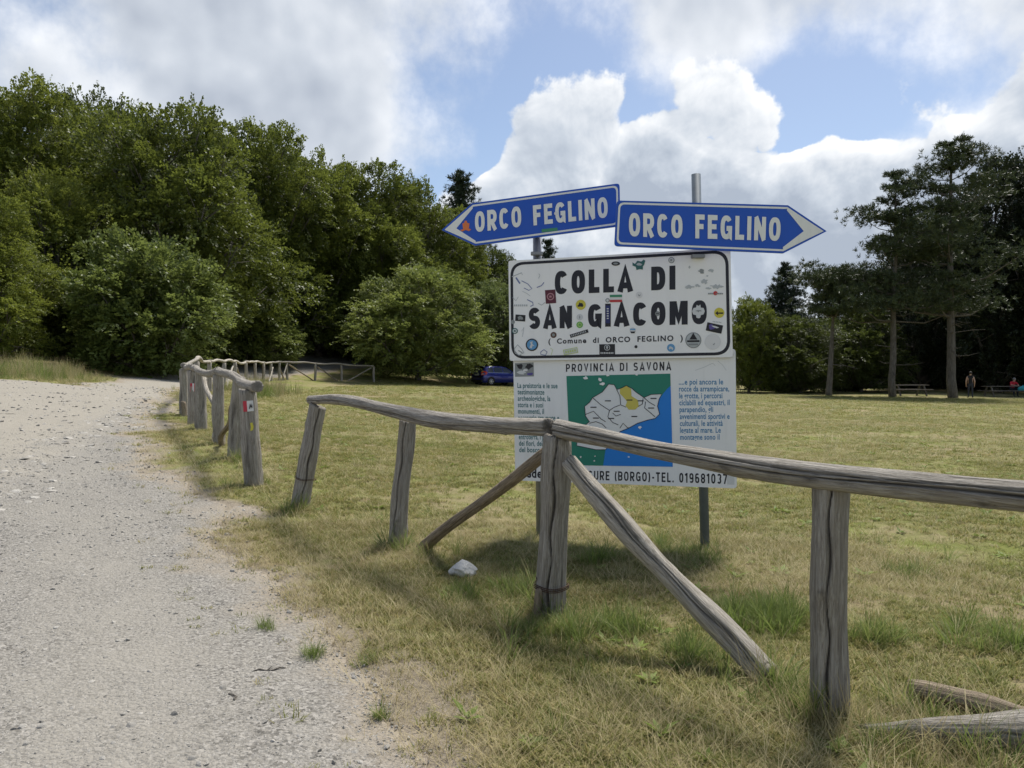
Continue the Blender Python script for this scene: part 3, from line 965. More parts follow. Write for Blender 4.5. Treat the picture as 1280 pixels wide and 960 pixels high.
for (px, ty, hw, Y, pr) in [(1120, 310, 60, 76, 'dome'), (1200, 240, 70, 78, 'tall2'), (1290, 230, 70, 76, 'tall'), (1380, 200, 80, 66, 'tall2'), (1450, 180, 90, 60, 'tall'), (1030, 405, 55, 78, 'dome'), (965, 392, 60, 80, 'round'), (1040, 385, 60, 74, 'dome'), (1180, 330, 60, 88, 'dome'), (1270, 300, 60, 90, 'dome'), (1360, 300, 60, 88, 'dome'), (1085, 370, 50, 90, 'dome'), (1440, 300, 70, 80, 'dome'), (1110, 360, 70, 98, 'dome'), (1160, 340, 70, 104, 'dome'), (1230, 300, 80, 102, 'dome'), (1310, 290, 80, 102, 'dome'), (1000, 420, 60, 95, 'dome'), (1060, 410, 60, 100, 'dome'), (1240, 380, 70, 68, 'dome'), (1180, 385, 66, 70, 'dome'), (1310, 380, 70, 66, 'dome')]:
    tree('forest_tree', px, ty, hw, Y, pr, 'leaf_shade', 'dark leafy tree deep in the picnic wood', 'tree', 'trees deep in the picnic wood')
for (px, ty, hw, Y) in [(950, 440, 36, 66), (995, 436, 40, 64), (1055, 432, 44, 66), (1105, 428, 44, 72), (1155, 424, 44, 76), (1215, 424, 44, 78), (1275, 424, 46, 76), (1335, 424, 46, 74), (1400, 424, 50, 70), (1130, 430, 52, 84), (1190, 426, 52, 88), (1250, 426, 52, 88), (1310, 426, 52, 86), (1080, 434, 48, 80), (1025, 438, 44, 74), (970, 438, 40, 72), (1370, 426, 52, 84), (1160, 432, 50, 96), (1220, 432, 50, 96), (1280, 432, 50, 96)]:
    tree('woodland_bush', px, ty, hw, Y, 'bush', 'leaf_shade', 'low dark bush in the deep shade of the picnic wood', 'bush', 'bushes in the picnic wood')

def pine(name, px, basey_Y, topy, seed, label, **kw):
    Y = basey_Y
    x = (px - 640) / FPX * Y; z = G(x, Y)
    H = CAMH + (HOR - topy) / FPX * Y - z
    tr, cr, _, _ = conifer(name, seed, H, **kw)
    root = empty(name, (x, Y, z))
    link('trunk', tr, None, root); link('crown', cr, None, root)
    tag(root, label, 'tree', 'pines and firs')
    return root
pine('pine_tree', 1192, 50.5, 176, 21, 'tallest pine with thick pale trunk beside the picnic tables', base=5.2, prof=lambda f: 3.9 * (1 - f) ** .65 + .5, whorls=12, per=4, dead=16, trunk_r=.27, density=34, tuft=.27, var=(.35, 1.25), s0=.42, flat=.17)
pine('pine_tree', 1116, 51.5, 218, 22, 'tall layered pine standing left of the tallest pine', base=4.6, prof=lambda f: 3.5 * (1 - f) ** .75 + .3, whorls=12, per=4, dead=10, trunk_r=.21, density=34, tuft=.26, var=(.35, 1.3), s0=.40, flat=.16)
pine('umbrella_pine', 1036, 53, 352, 23, 'small flat-topped umbrella pine with bare trunk left of the tall pines', base=5.3, prof=lambda f: 2.9 - f * .7, whorls=7, per=6, dead=6, trunk_r=.20, up=.12, density=30, tuft=.25, var=(.45, 1.15), s0=.4, flat=.16, lean=(.5, 0))
pine('fir_tree', 981, 95, 330, 24, 'distant dark fir on the skyline right of the sign boards', base=2.5, prof=lambda f: 3.6 * (1 - f) ** .85 + .3, whorls=24, per=6, density=12, tuft=.36, up=-.05, mat='needle_dark', trunk_r=.2)
pine('fir_tree', 571, 84, 214, 25, 'pointed dark fir above the tip of the left arrow sign', base=6, prof=lambda f: 4.2 * (1 - f) ** .8 + .4, whorls=26, per=6, density=13, tuft=.36, up=-.02, mat='needle_dark', trunk_r=.22)
pine('fir_tree', 686, 90, 300, 26, 'dark fir peeping out between the left arrow sign and the white board', base=4, prof=lambda f: 3.0 * (1 - f) + .3, whorls=22, per=5, density=10, tuft=.36, up=0, mat='needle_dark', trunk_r=.22)
# ------------------------------------------------------------------ rustic fences
def log_mesh(name, L, r0, r1, seed, mat, sides=28, segs=26, bend=.007, cracks=2, lump=.06, knots=2, split=()):
    """a debarked pole along local Z with splits, knots and uneven girth"""
    rnd = random.Random(seed)
    ph = [rnd.uniform(0, 6.28) for _ in range(6)]
    ck = [(rnd.uniform(0, 6.28), rnd.uniform(-.1, .35), rnd.uniform(.55, 1.1), rnd.uniform(.08, .18), rnd.uniform(-.5, .5)) for _ in range(cracks)]
    ck = [(a_, -.2, 1.2, d_, tw_) for (a_, d_, tw_) in split] + ck
    kn = [(rnd.uniform(0, 6.28), rnd.uniform(.12, .9)) for _ in range(knots)]
    V, CR, EG = [], [], []
    for i in range(segs + 1):
        f = i / segs; z = f * L
        bx = lambda q: bend * L * (math.sin(ph[0] + q * 4.3) + .45 * math.sin(ph[1] + q * 9.0))
        by = lambda q: bend * L * (math.sin(ph[2] + q * 4.0) + .45 * math.sin(ph[3] + q * 8.0))
        cx = bx(f) - bx(0) * (1 - f) - bx(1) * f; cy = by(f) - by(0) * (1 - f) - by(1) * f
        r = r0 + (r1 - r0) * f
        r *= 1 + lump * .6 * math.sin(ph[4] + f * 6.5) + lump * .4 * math.sin(ph[5] + f * 15)
        for k in range(sides):
            a = 2 * math.pi * k / sides
            rr = r * (1 + .10 * mnoise.noise(Vector((math.cos(a) * 1.3, math.sin(a) * 1.3, z * 2.2 + seed * 3.1))) + .035 * mnoise.noise(Vector((math.cos(a) * 6, math.sin(a) * 6, z * 3 + seed))))
            c = 0.0
            for (ca, f0, f1, dep, tw) in ck:
                if f0 < f < f1:
                    da = (a - ca - tw * f + .10 * math.sin(f * 21 + ca) + math.pi) % (2 * math.pi) - math.pi
                    ed = min(1, (f - f0) / .1, (f1 - f) / .1)
                    g = max(0, 1 - abs(da) / (2 * math.pi / sides * 1.05) * (1 + .5 * math.sin(f * 13 + ca * 3))) * min(1, ed)
                    rr -= r * dep * g; c = max(c, g)
            for (ka, kf) in kn:
                da = (a - ka + math.pi) % (2 * math.pi) - math.pi
                q = (da * r / .03) ** 2 + ((f - kf) * L / .035) ** 2
                rr += r * .13 * math.exp(-q); c = max(c, .8 * math.exp(-q * 5))
            V.append((cx + rr * math.cos(a), cy + rr * math.sin(a), z + (rnd.uniform(-.01, .01) + .02 * math.cos(a + ph[1]) * r / .08 if i in (0, segs) else 0)))
            CR.append(c); EG.append(0.0)
    F = []
    for i in range(segs):
        for k in range(sides):
            F.append((i * sides + k, i * sides + (k + 1) % sides, (i + 1) * sides + (k + 1) % sides, (i + 1) * sides + k))
    for i, sgn in ((0, -1), (segs, 1)):
        ring = list(range(i * sides, i * sides + sides))
        cc = Vector((0, 0, 0))
        for q in ring: cc += Vector(V[q])
        cc /= sides
        inner = []
        for q in ring:
            v = Vector(V[q]); w = cc + (v - cc) * .82; w.z += sgn * r0 * .10
            V.append(tuple(w)); CR.append(0.0); EG.append(1.0); inner.append(len(V) - 1)
        V.append((cc.x, cc.y, cc.z + sgn * r0 * .06)); CR.append(.9); EG.append(1.0); ci = len(V) - 1
        for k in range(sides):
            a, b2 = ring[k], ring[(k + 1) % sides]; c2, d2 = inner[(k + 1) % sides], inner[k]
            if sgn > 0: F.append((a, b2, c2, d2)); F.append((d2, c2, ci))
            else: F.append((b2, a, d2, c2)); F.append((c2, d2, ci))
    me = bpy.data.meshes.new(name)
    me.from_pydata(V, [], F)
    me.polygons.foreach_set('use_smooth', [True] * len(me.polygons))
    at = me.attributes.new('crack', 'FLOAT', 'POINT'); at.data.foreach_set('value', CR)
    at = me.attributes.new('endg', 'FLOAT', 'POINT'); at.data.foreach_set('value', EG)
    me.update(); me.materials.append(mat)
    return me

_ls = [100]
def log(name, p0, p1, r0, r1, parent, mat='wood', **kw):
    p0, p1 = Vector(p0), Vector(p1)
    _ls[0] += 1
    d = p1 - p0
    qi = d.to_track_quat('Z', 'Y').inverted()
    sp = []
    for (wd, dep, tw) in kw.pop('splits', ()):
        lv = qi @ Vector(wd); sp.append((math.atan2(lv.y, lv.x), dep, tw))
    kw['split'] = sp
    me = log_mesh(name, d.length, r0, r1, kw.pop('seed', _ls[0]), M[mat], **kw)
    o = link(name, me, None, parent)
    rt = parent.location if parent is not None else Vector()
    q = d.to_track_quat('Z', 'Y')
    o.rotation_mode = 'QUATERNION'; o.rotation_quaternion = q
    o.location = p0 - rt
    return o

def wire_loop(parent, c, axis, r, name='wire_binding', turns=2):
    axis = axis.normalized()
    a = axis.cross(Vector((0, 1, 0))).normalized(); b2 = axis.cross(a)
    pts = []
    n = 18
    for i in range(n * turns + 1):
        w = 2 * math.pi * i / n
        pts.append(c - parent.location + (a * math.cos(w) + b2 * math.sin(w)) * (r * 1.04) + axis * (.010 * i / n + .006 * math.sin(3 * w)))
    mb = MB().tube(pts, .0028, 5)
    e = pts[-1]
    mb.tube([e, e + Vector((.02, -.03, .02)), e + Vector((.01, -.045, .05))], .0026, 5)
    return mb.build(name, M['rust_wire'], parent, True)

def post(parent, base_px, top_px, Y, r, sink=.12, mat='wood', **kw):
    """post whose foot and head project on the two pixels; foot pushed into the ground"""
    b_ = P(*base_px, Y); t_ = P(*top_px, Y)
    b_.z = G(b_.x, b_.y) - sink
    return log('post', b_, t_, r * 1.06, r * .96, parent, mat, **kw), b_, t_

g0 = Vector((P(690, 0, 4.8).x, 4.8, 0))
fence = empty('rustic_fence', (g0.x, g0.y, G(g0.x, g0.y)))
tag(fence, 'weathered log fence in the foreground running in front of the sign to the right edge', 'fence')
HD = dict(sides=88, segs=52)
_, b385, t385 = post(fence, (373, 630), (397, 508), 7.85, .090, seed=5, splits=[((.35, -1, .1), .35, .15)], **HD)
_, b505, t505 = post(fence, (496, 676), (510, 525), 6.62, .074, seed=8, cracks=1, splits=[((-.35, -1, .1), .35, .1)], **HD)
_, b690, t690 = post(fence, (687, 758), (696, 548), 4.8, .092, seed=13, cracks=2, splits=[((-.25, -1, 0), .45, .12)], **HD)
_, b1035, t1035 = post(fence, (1034, 890), (1039, 597), 3.42, .077, seed=21, cracks=1, splits=[((-.55, -1, 0), .35, .1)], **HD)
pr = Vector((2.95, 1.52, 0)); pr.z = G(pr.x, pr.y)
log('post', pr - Vector((0, 0, .12)), pr + Vector((0, 0, .98)), .085, .078, fence, seed=33)
log('rail', P(388, 500, 7.95), P(687, 534, 4.82), .050, .060, fence, seed=41, bend=.011, lump=.14, knots=5, cracks=4, splits=[((-.6, -1, -.2), .35, .2)], **HD)
r2a = P(697, 536, 4.78)
r2b = Vector((3.05, 1.42, 1.045))
log('rail', r2a, r2b, .060, .056, fence, seed=47, bend=.008, lump=.18, cracks=2, knots=8, splits=[((-.75, -.7, -.1), .6, -.35), ((-.7, -.7, .6), .3, .3)], sides=88, segs=90)
log('brace', P(520, 688, 6.52) - Vector((0, 0, .03)), P(683, 566, 4.90), .048, .040, fence, 'wood_brown', seed=51, bend=.006, knots=4, **HD)
log('brace', P(712, 580, 4.66), P(960, 848, 3.78), .055, .073, fence, 'wood_pale', seed=58, bend=.010, lump=.16, splits=[((-.5, -1, .7), .3, .2)], **HD)
wire_loop(fence, b690 + (t690 - b690) * .235, t690 - b690, .106, turns=3)
wire_loop(fence, b385 + (t385 - b385) * .35, t385 - b385, .106)
# old stub tied beside the foot of the middle post
sb = b690 + Vector((-.075, -.085, 0))
log('post_stub', sb - Vector((0, 0, .02)), sb + Vector((.005, .005, .30)), .03, .024, fence, 'wood_brown', sides=14, segs=8)

fence2 = empty('rustic_fence', (-2.92, 8.7, G(-2.92, 8.7)))
tag(fence2, 'log fence curving along the gravel track and away to the far meadow corner', 'fence')
PST = [  # foot px, head px, depth, radius
    (319, 601, 309, 489, 8.7, .100), (292, 572, 299, 473, 10.3, .085), (275, 556, 273, 468, 11.6, .085), (252, 539, 250, 465, 13.5, .10), (240, 529, 241, 463, 14.9, .085), (230, 521, 229, 461, 16.8, .085)]
tops = []
for i, (bx, by, tx, ty, Y, r) in enumerate(PST):
    o, b_, t_ = post(fence2, (bx, by), (tx, ty), Y, r, seed=200 + i, sides=28, segs=24)
    tops.append((b_, t_))
def lift(v, dz): return v + Vector((0, 0, dz))
rl = [lift(P(313, 484, 8.55), .045), lift(tops[1][1], .05), lift(tops[2][1], .05), lift(tops[3][1], .055), lift(tops[4][1], .05), lift(tops[5][1], .05)]
log('rail', P(322, 483, 8.35), rl[2], .062, .058, fence2, seed=301, bend=.008, sides=30, segs=36)
log('rail', rl[2] + Vector((.02, -.05, .005)), rl[4], .058, .055, fence2, seed=302, bend=.012)
log('rail', rl[4] + Vector((.03, -.06, .02)), rl[5] + Vector((-.08, .3, 0)), .055, .055, fence2, seed=303)
# leaning stakes and braces
log('brace', P(253, 466, 13.2), lift(P(268, 548, 11.9), -.02), .034, .045, fence2, 'wood_pale', seed=311, bend=.03)
log('brace', lift(P(278, 556, 11.4), -.02), P(294, 500, 10.4), .04, .03, fence2, 'wood_brown', seed=312, bend=.06)
log('brace', P(236, 463, 16.0), lift(P(241, 500, 15.1), 0), .035, .035, fence2, 'wood_pale', seed=313)
log('post_stub', lift(P(231, 521, 16.6), -.05), P(229, 502, 16.6), .06, .05, fence2, 'wood_brown', seed=314, sides=14, segs=8)
# the run away from the camera and across the far meadow edge
FAR = [(229, 16.8), (246, 22.0), (262, 27.5), (280, 30.5), (294, 33.5), (307, 37), (319, 40.5), (329, 43), (339, 45), (349, 46.6), (359, 48), (394, 50), (427, 51), (467, 51.5)]
prev = None
for i, (px, Y) in enumerate(FAR):
    x = (px - 640) / FPX * Y; z = G(x, Y)
    top = Vector((x, Y, z + 1.06))
    if i: log('post', (x, Y, z - .12), top + Vector((.02 * math.sin(i * 3), 0, -.02)), .085, .075, fence2, seed=330 + i, sides=14, segs=8)
    if prev is not None:
        log('rail', prev + Vector((0, 0, .045)), top + Vector((0, 0, .045 + .03 * math.sin(i * 2.3))), .055, .05, fence2, 'wood_pale' if 1 < i < 9 else 'wood', seed=350 + i, sides=14, segs=14, bend=.012, lump=.15, cracks=0)
    prev = top
def far_brace(px0, Y0, h0, px1, Y1, h1, mat):
    a = Vector(((px0 - 640) / FPX * Y0, Y0, 0)); b_ = Vector(((px1 - 640) / FPX * Y1, Y1, 0))
    a.z = G(a.x, a.y) + h0; b_.z = G(b_.x, b_.y) + h1
    log('brace', a, b_, .045, .04, fence2, mat, seed=int(px0 * 3), sides=12, segs=8, cracks=0)
far_brace(336, 44, -.03, 341, 45.3, .8, 'wood_pale'); far_brace(353, 47, -.03, 358, 47.9, .9, 'wood_pale'); far_brace(349, 46.6, .8, 356, 47.3, -.03, 'wood_brown')
far_brace(361, 48, .95, 391, 49.8, 0, 'wood_brown'); far_brace(397, 50, .9, 422, 50.9, 0, 'wood_brown'); far_brace(434, 51.1, 0, 464, 51.4, .95, 'wood')
far_brace(283, 31, 0, 291, 33, .9, 'wood_pale'); far_brace(296, 34, .8, 304, 36, 0, 'wood_brown')

# trail markers painted on plates, nailed to posts
def plate_on(parent, c, axis, w, h, mats, name, bulge=.10):
    """small plate bent round a post, facing the camera; mats: list of (fraction, material)"""
    axis = axis.normalized()
    fr = Vector((-c.x, -c.y, 0)).normalized()
    sd = axis.cross(fr).normalized(); fr = sd.cross(axis)
    if sd.x < 0: sd = -sd
    root = None
    f0 = 0.0
    for (f1, mt) in mats:
        V, F = [], []
        n = 4
        for q in range(n + 1):
            f = f0 + (f1 - f0) * q / n
            x = (f - .5) * w
            y = bulge * math.cos(x / bulge) - bulge
            for s in (-.5, .5):
                V.append(c - parent.location + sd * (bulge * math.sin(x / bulge)) + axis * (s * h) + fr * (y + .004))
        for q in range(n): F.append((2 * q, 2 * q + 2, 2 * q + 3, 2 * q + 1))
        o = mesh(name if root is None else 'colour_field', V, F, mt, parent if root is None else root)
        if root is None: root = o
        f0 = f1
    return root, sd, axis, fr
ax1 = tops[0][1] - tops[0][0]
c1 = tops[0][0] + ax1 * .86
fr1 = Vector((-c1.x, -c1.y, 0)).normalized()
M['mark_red'] = sign_mat('marker_red', (.48, .03, .055), .3)
mk, sd, axx, fr = plate_on(fence2, c1 + fr1 * .108, ax1, .115, .12, [(.38, M['mark_red']), (1.0, STK['white'])], 'trail_marker')
V = []
for (u, v) in [(.005, -.03), (.02, .03), (.03, .0), (.04, .03), (.045, -.03), (.035, -.01), (.028, -.03), (.02, -.005), (.013, -.035)]:
    V.append(c1 + fr1 * .120 - fence2.location + sd * u + axx * v)
mesh('marker_symbol', V, [tuple(range(len(V)))], STK['black'], mk)
c1b = tops[0][0] + ax1 * .665 + fr1 * .100
mesh('yellow_paint_patch', [c1b - fence2.location + sd * u + axx * v + fr1 * .012 for (u, v) in [(.0, -.05), (.03, -.04), (.04, .0), (.03, .045), (.005, .04), (.01, 0)]], [(0, 1, 2, 3, 4, 5)], STK['yellow'], fence2)
ax5 = tops[4][1] - tops[4][0]
c5 = tops[4][0] + ax5 * .72
plate_on(fence2, c5 + Vector((-c5.x, -c5.y, 0)).normalized() * .095, ax5, .09, .16, [(.45, M['mark_red']), (.8, STK['white']), (1.0, M['mark_red'])], 'trail_marker')

# fallen poles in the bottom right corner
def loose_log(px0, Y0, px1, Y1, r0, r1, label, mat, seed, up0=0, up1=0):
    a = Vector(((px0 - 640) / FPX * Y0, Y0, 0)); b_ = Vector(((px1 - 640) / FPX * Y1, Y1, 0))
    a.z = G(a.x, a.y) + r0 * .75 + up0; b_.z = G(b_.x, b_.y) + r1 * .75 + up1
    d = b_ - a
    o = link('fallen_log', log_mesh('fallen_log', d.length, r0, r1, seed, M[mat], bend=.008, cracks=3, lump=.16, **HD))
    o.rotation_mode = 'QUATERNION'; o.rotation_quaternion = d.to_track_quat('Z', 'Y'); o.location = a
    tag(o, label, 'log', 'fallen fence logs')
loose_log(1137, 3.55, 1340, 3.22, .052, .040, 'thinner fallen log lying behind, with its sawn end towards the fence', 'wood_brown', 71, .012, .0)
loose_log(1080, 3.20, 1420, 2.98, .030, .105, 'thick fallen log tapering to the left in the bottom right corner', 'wood', 75, .0, .02)

# ------------------------------------------------------------------ the sign
sg_o = Vector((1.0, 6.75, 0)); sg_o.z = G(1.0, 6.75)
sign = empty('road_sign', sg_o)
tag(sign, 'sticker-covered place name sign on two poles with two blue arrows and a map board', 'sign')

class Board:
    """a vertical plane given by left and right ends in plan; pixel -> (u, v); faces the camera"""
    def __init__(s, pl, Yl, pr_, Yr, roll=0.0):
        s.A = Vector(((pl - 640) / FPX * Yl, Yl, 0)); s.B = Vector(((pr_ - 640) / FPX * Yr, Yr, 0))
        s.u = (s.B - s.A).normalized(); s.v = Vector((0, 0, 1)); s.n = s.u.cross(s.v)   # towards the camera
        if s.n.y > 0: s.n = -s.n
    def uv(s, px, py):
        d = Vector(((px - 640) / FPX, 1, -(py - HOR) / FPX)); o = Vector((0, 0, CAMH))
        t = (s.A - o).dot(s.n) / d.dot(s.n)
        p = o + d * t
        return ((p - s.A).dot(s.u), p.z)
    def pt(s, uvp, w=0.0):
        return s.A + s.u * uvp[0] + s.v * uvp[1] + s.n * w - sg_o
    def uvs(s, pts): return [s.uv(*p) for p in pts]
    def sheet(s, name, uvl, w, mat, parent):
        return mesh(name, [s.pt(p, w) for p in uvl], [tuple(range(len(uvl)))], mat, parent)
    def slab(s, name, uvl, w0, w1, mat, parent, edge_mat=None):
        n = len(uvl)
        V = [s.pt(p, w0) for p in uvl] + [s.pt(p, w1) for p in uvl]
        F = [tuple(range(n, 2 * n)), tuple(range(n - 1, -1, -1))] + [(i, (i + 1) % n, n + (i + 1) % n, n + i) for i in range(n)]
        o = mesh(name, V, F, mat, parent)
        if edge_mat:
            o.data.materials.append(edge_mat)
            for i, p_ in enumerate(o.data.polygons):
                if i: p_.material_index = 1
        return o
    def ring(s, name, outer, inner, w, mat, parent):
        n = len(outer)
        V = [s.pt(p, w) for p in outer] + [s.pt(p, w) for p in inner]
        return mesh(name, V, [(i, (i + 1) % n, n + (i + 1) % n, n + i) for i in range(n)], mat, parent)
    def line(s, name, uvl, width, w, mat, parent):
        V, F = [], []
        for i, p in enumerate(uvl):
            a = uvl[max(i - 1, 0)]; b_ = uvl[min(i + 1, len(uvl) - 1)]
            dx, dy = b_[0] - a[0], b_[1] - a[1]; l = math.hypot(dx, dy) + 1e-9
            nx, ny = -dy / l * width / 2, dx / l * width / 2
            V += [s.pt((p[0] + nx, p[1] + ny), w), s.pt((p[0] - nx, p[1] - ny), w)]
            if i: F.append((2 * i - 2, 2 * i - 1, 2 * i + 1, 2 * i))
        return mesh(name, V, F, mat, parent)

def rounded(corners, r, n=5):
    """round the corners of a convex polygon in (u, v); r one value or one per corner"""
    out = []
    k = len(corners)
    for i in range(k):
        p = Vector(corners[i]); a = Vector(corners[i - 1]); b_ = Vector(corners[(i + 1) % k])
        rr = r[i] if hasattr(r, '__len__') else r
        da, db = (a - p).normalized(), (b_ - p).normalized()
        p0, p1 = p + da * rr, p + db * rr
        for q in range(n + 1):
            f = q / n
            w = p0 * (1 - f) ** 2 + p * 2 * f * (1 - f) + p1 * f * f
            w = w * .75 + (p0.lerp(p1, f)) * .0 + w * .25
            out.append((w.x, w.y))
    return out

def text_shape(body, bold=.0, spacing=1.0):
    cu = bpy.data.curves.new('t', 'FONT')
    cu.body = body; cu.offset = bold; cu.space_character = spacing; cu.resolution_u = 3
    ob = bpy.data.objects.new('t', cu)
    col.objects.link(ob)
    dg = bpy.context.evaluated_depsgraph_get()
    me = bpy.data.meshes.new_from_object(ob.evaluated_get(dg))
    V = np.array([tuple(v.co) for v in me.vertices]); F = [tuple(p.vertices) for p in me.polygons]
    bpy.data.objects.remove(ob); bpy.data.curves.remove(cu); bpy.data.meshes.remove(me)
    return V, F

def text_on(bd, name, body, quad, w, mat, parent, bold=.02, spacing=1.05, height_of=None):
    """fit text to the pixel quad (left-bottom, right-bottom, right-top, left-top) of a board"""
    V, F = text_shape(body, bold, spacing)
    q = [Vector(bd.uv(*p)) for p in quad]
    x0, x1 = V[:, 0].min(), V[:, 0].max()
    y0, y1 = V[:, 1].min(), V[:, 1].max()
    if height_of:
        y0, y1 = height_of
    out = []
    for v in V:
        f, g = (v[0] - x0) / (x1 - x0), (v[1] - y0) / (y1 - y0)
        p = (q[0] * (1 - f) + q[1] * f) * (1 - g) + (q[3] * (1 - f) + q[2] * f) * g
        out.append(bd.pt(p, w))
    return mesh(name, out, F, mat, parent)

# heavy condensed capitals, drawn stroke by stroke
def _oval(cx, cy, rx, ry, a0, a1, n=14, e=2.5):
    out = []
    for i in range(n + 1):
        a = R(a0 + (a1 - a0) * i / n); c, s = math.cos(a), math.sin(a)
        out.append((cx + rx * math.copysign(abs(c) ** (2 / e), c), cy + ry * math.copysign(abs(s) ** (2 / e), s)))
    return out
GW = dict(O=.62, R=.60, C=.60, F=.50, E=.52, G=.62, L=.48, I=.20, N=.62, D=.60, A=.66, S=.58, M=.76, P=.57, V=.62, T=.54, B=.60, U=.60, l=.2)
GW.update({c: .54 for c in '0123456789'}); GW.update({'(': .26, ')': .26, '-': .34, '.': .18, ' ': .30, '1': .36})
def glyph(ch, t):
    w = GW[ch]; h = t / 2; L, Q, B, T = h, w - h, h, 1 - h
    ov = lambda a0, a1, n=16: _oval(w / 2, .5, w / 2 - h, .5 - h, a0, a1, n)
    y1, y2, ry = .5 + (T - .5) / 2, .5 - (.5 - B) / 2, (T - .5) / 2
    up = lambda a0, a1, n=12: _oval(w / 2, y1, w / 2 - h, ry, a0, a1, n, 2.2)
    dn = lambda a0, a1, n=12: _oval(w / 2, y2, w / 2 - h, ry, a0, a1, n, 2.2)
    bowl = lambda yb, yt: [(L, yb), (L, yt), (w * .52, yt)] + _oval(w * .52, (yb + yt) / 2, Q - w * .52, (yt - yb) / 2, 90, -90, 9, 2.3)[1:-1] + [(w * .52, yb)]
    if ch in 'O0': return [(ov(0, 360, 28)[:-1], 1)]
    if ch == 'C': return [(ov(38, 322, 22), 0)]
    if ch == 'G': return [(ov(38, 310, 20) + [(Q, .14), (Q, .46), (w * .52, .46)], 0)]
    if ch == 'D': return [([(L, B), (L, T), (w * .45, T)] + _oval(w * .45, .5, Q - w * .45, .5 - h, 90, -90, 12, 2.6)[1:-1] + [(w * .45, B)], 1)]
    if ch in 'PR':
        r = [(bowl(.44, T), 1), ([(L, 0), (L, .44 - h)], 0)]
        if ch == 'R': r.append(([(w * .50, .44 - h * .6), (Q + .01, 0)], 0))
        return r
    if ch == 'B': return [(bowl(.5, T), 1), (bowl(B, .5), 1)]
    if ch == 'S': return [(up(28, 270, 14) + dn(90, -152, 14)[1:], 0)]
    if ch == 'U': return [([(L, 1), (L, .32)] + _oval(w / 2, .32, w / 2 - h, .32 - h, 180, 360, 12, 2.4)[1:-1] + [(Q, .32), (Q, 1)], 0)]
    if ch == 'V': return [([(L * .9, 1), (w / 2, .10), (w - L * .9, 1)], 0)]
    if ch == 'A': return [([(L * .8, 0), (w / 2, .93), (w - L * .8, 0)], 0), ([(w * .24, .27), (w * .76, .27)], 0)]
    if ch == 'I': return [([(w / 2, 0), (w / 2, 1)], 0)]
    if ch == 'L': return [([(L, 1), (L, B), (w, B)], 0)]
    if ch == 'E': return [([(w, T), (L, T), (L, B), (w, B)], 0), ([(L + h, .51), (w * .90, .51)], 0)]
    if ch == 'F': return [([(w, T), (L, T), (L, 0)], 0), ([(L + h, .50), (w * .88, .50)], 0)]
    if ch == 'T': return [([(0, T), (w, T)], 0), ([(w / 2, 0), (w / 2, 1 - t)], 0)]
    if ch == 'N': return [([(L, 0), (L, 1 - h)], 0), ([(L - h * .2, 1), (Q + h * .2, 0)], 0), ([(Q, h), (Q, 1)], 0)]
    if ch == 'M': return [([(L, 0), (L, 1)], 0), ([(L + h * .4, .97), (w / 2, .25), (Q - h * .4, .97)], 0), ([(Q, 0), (Q, 1)], 0)]
    if ch == '(': return [(_oval(w + .1, .45, w, .62, 125, 235, 8, 2), 0)]
    if ch == ')': return [(_oval(-.1, .45, w, .62, 55, -55, 8, 2), 0)]
    if ch == '-': return [([(0.04, .42), (w - .04, .42)], 0)]
    if ch == '.': return [([(w / 2, 0), (w / 2, t * 1.05)], 0)]
    if ch == '1': return [([(w * .68, 0), (w * .68, 1)], 0), ([(w * .05, .76), (w * .58, .93)], 0)]
    if ch == '3': return [(up(150, -80, 12), 0), (dn(80, -150, 12), 0)]
    if ch == '7': return [([(0, T), (Q, T), (w * .36, 0)], 0)]
    if ch == '8': return [(up(0, 360, 18)[:-1], 1), (dn(0, 360, 18)[:-1], 1)]
    if ch == '9': return [(_oval(w / 2, .68, w / 2 - h, .32 - h, 0, 360, 18)[:-1], 1), ([(Q, .60), (Q, .34)] + _oval(w / 2, .32, w / 2 - h, .32 - h, 0, -140, 10)[1:], 0)]
    if ch == '6': return [(_oval(w / 2, .32, w / 2 - h, .32 - h, 0, 360, 18)[:-1], 1), ([(L, .40), (L, .66)] + _oval(w / 2, .68, w / 2 - h, .32 - h, 180, 40, 10)[1:], 0)]
    return []
def stroke_strip(pl, closed, t):
    n = len(pl); V = []
    for i in range(n):
        p = Vector(pl[i])
        a = Vector(pl[i - 1]) if (closed or i) else None
        b_ = Vector(pl[(i + 1) % n]) if (closed or i < n - 1) else None
        d1 = (p - a).normalized() if a is not None else None
        d2 = (b_ - p).normalized() if b_ is not None else None
        if d1 is None: d1 = d2
        if d2 is None: d2 = d1
        n1, n2 = Vector((-d1.y, d1.x)), Vector((-d2.y, d2.x))
        m_ = (n1 + n2)
        m_ = n1 if m_.length < 1e-4 else m_.normalized()
        k = min(2.0, 1 / max(.3, m_.dot(n1)))
        V += [p + m_ * t / 2 * k, p - m_ * t / 2 * k]
    F = [(2 * i, 2 * i + 1, (2 * i + 3) % (2 * n), (2 * i + 2) % (2 * n)) for i in range(n if closed else n - 1)]
    return V, F
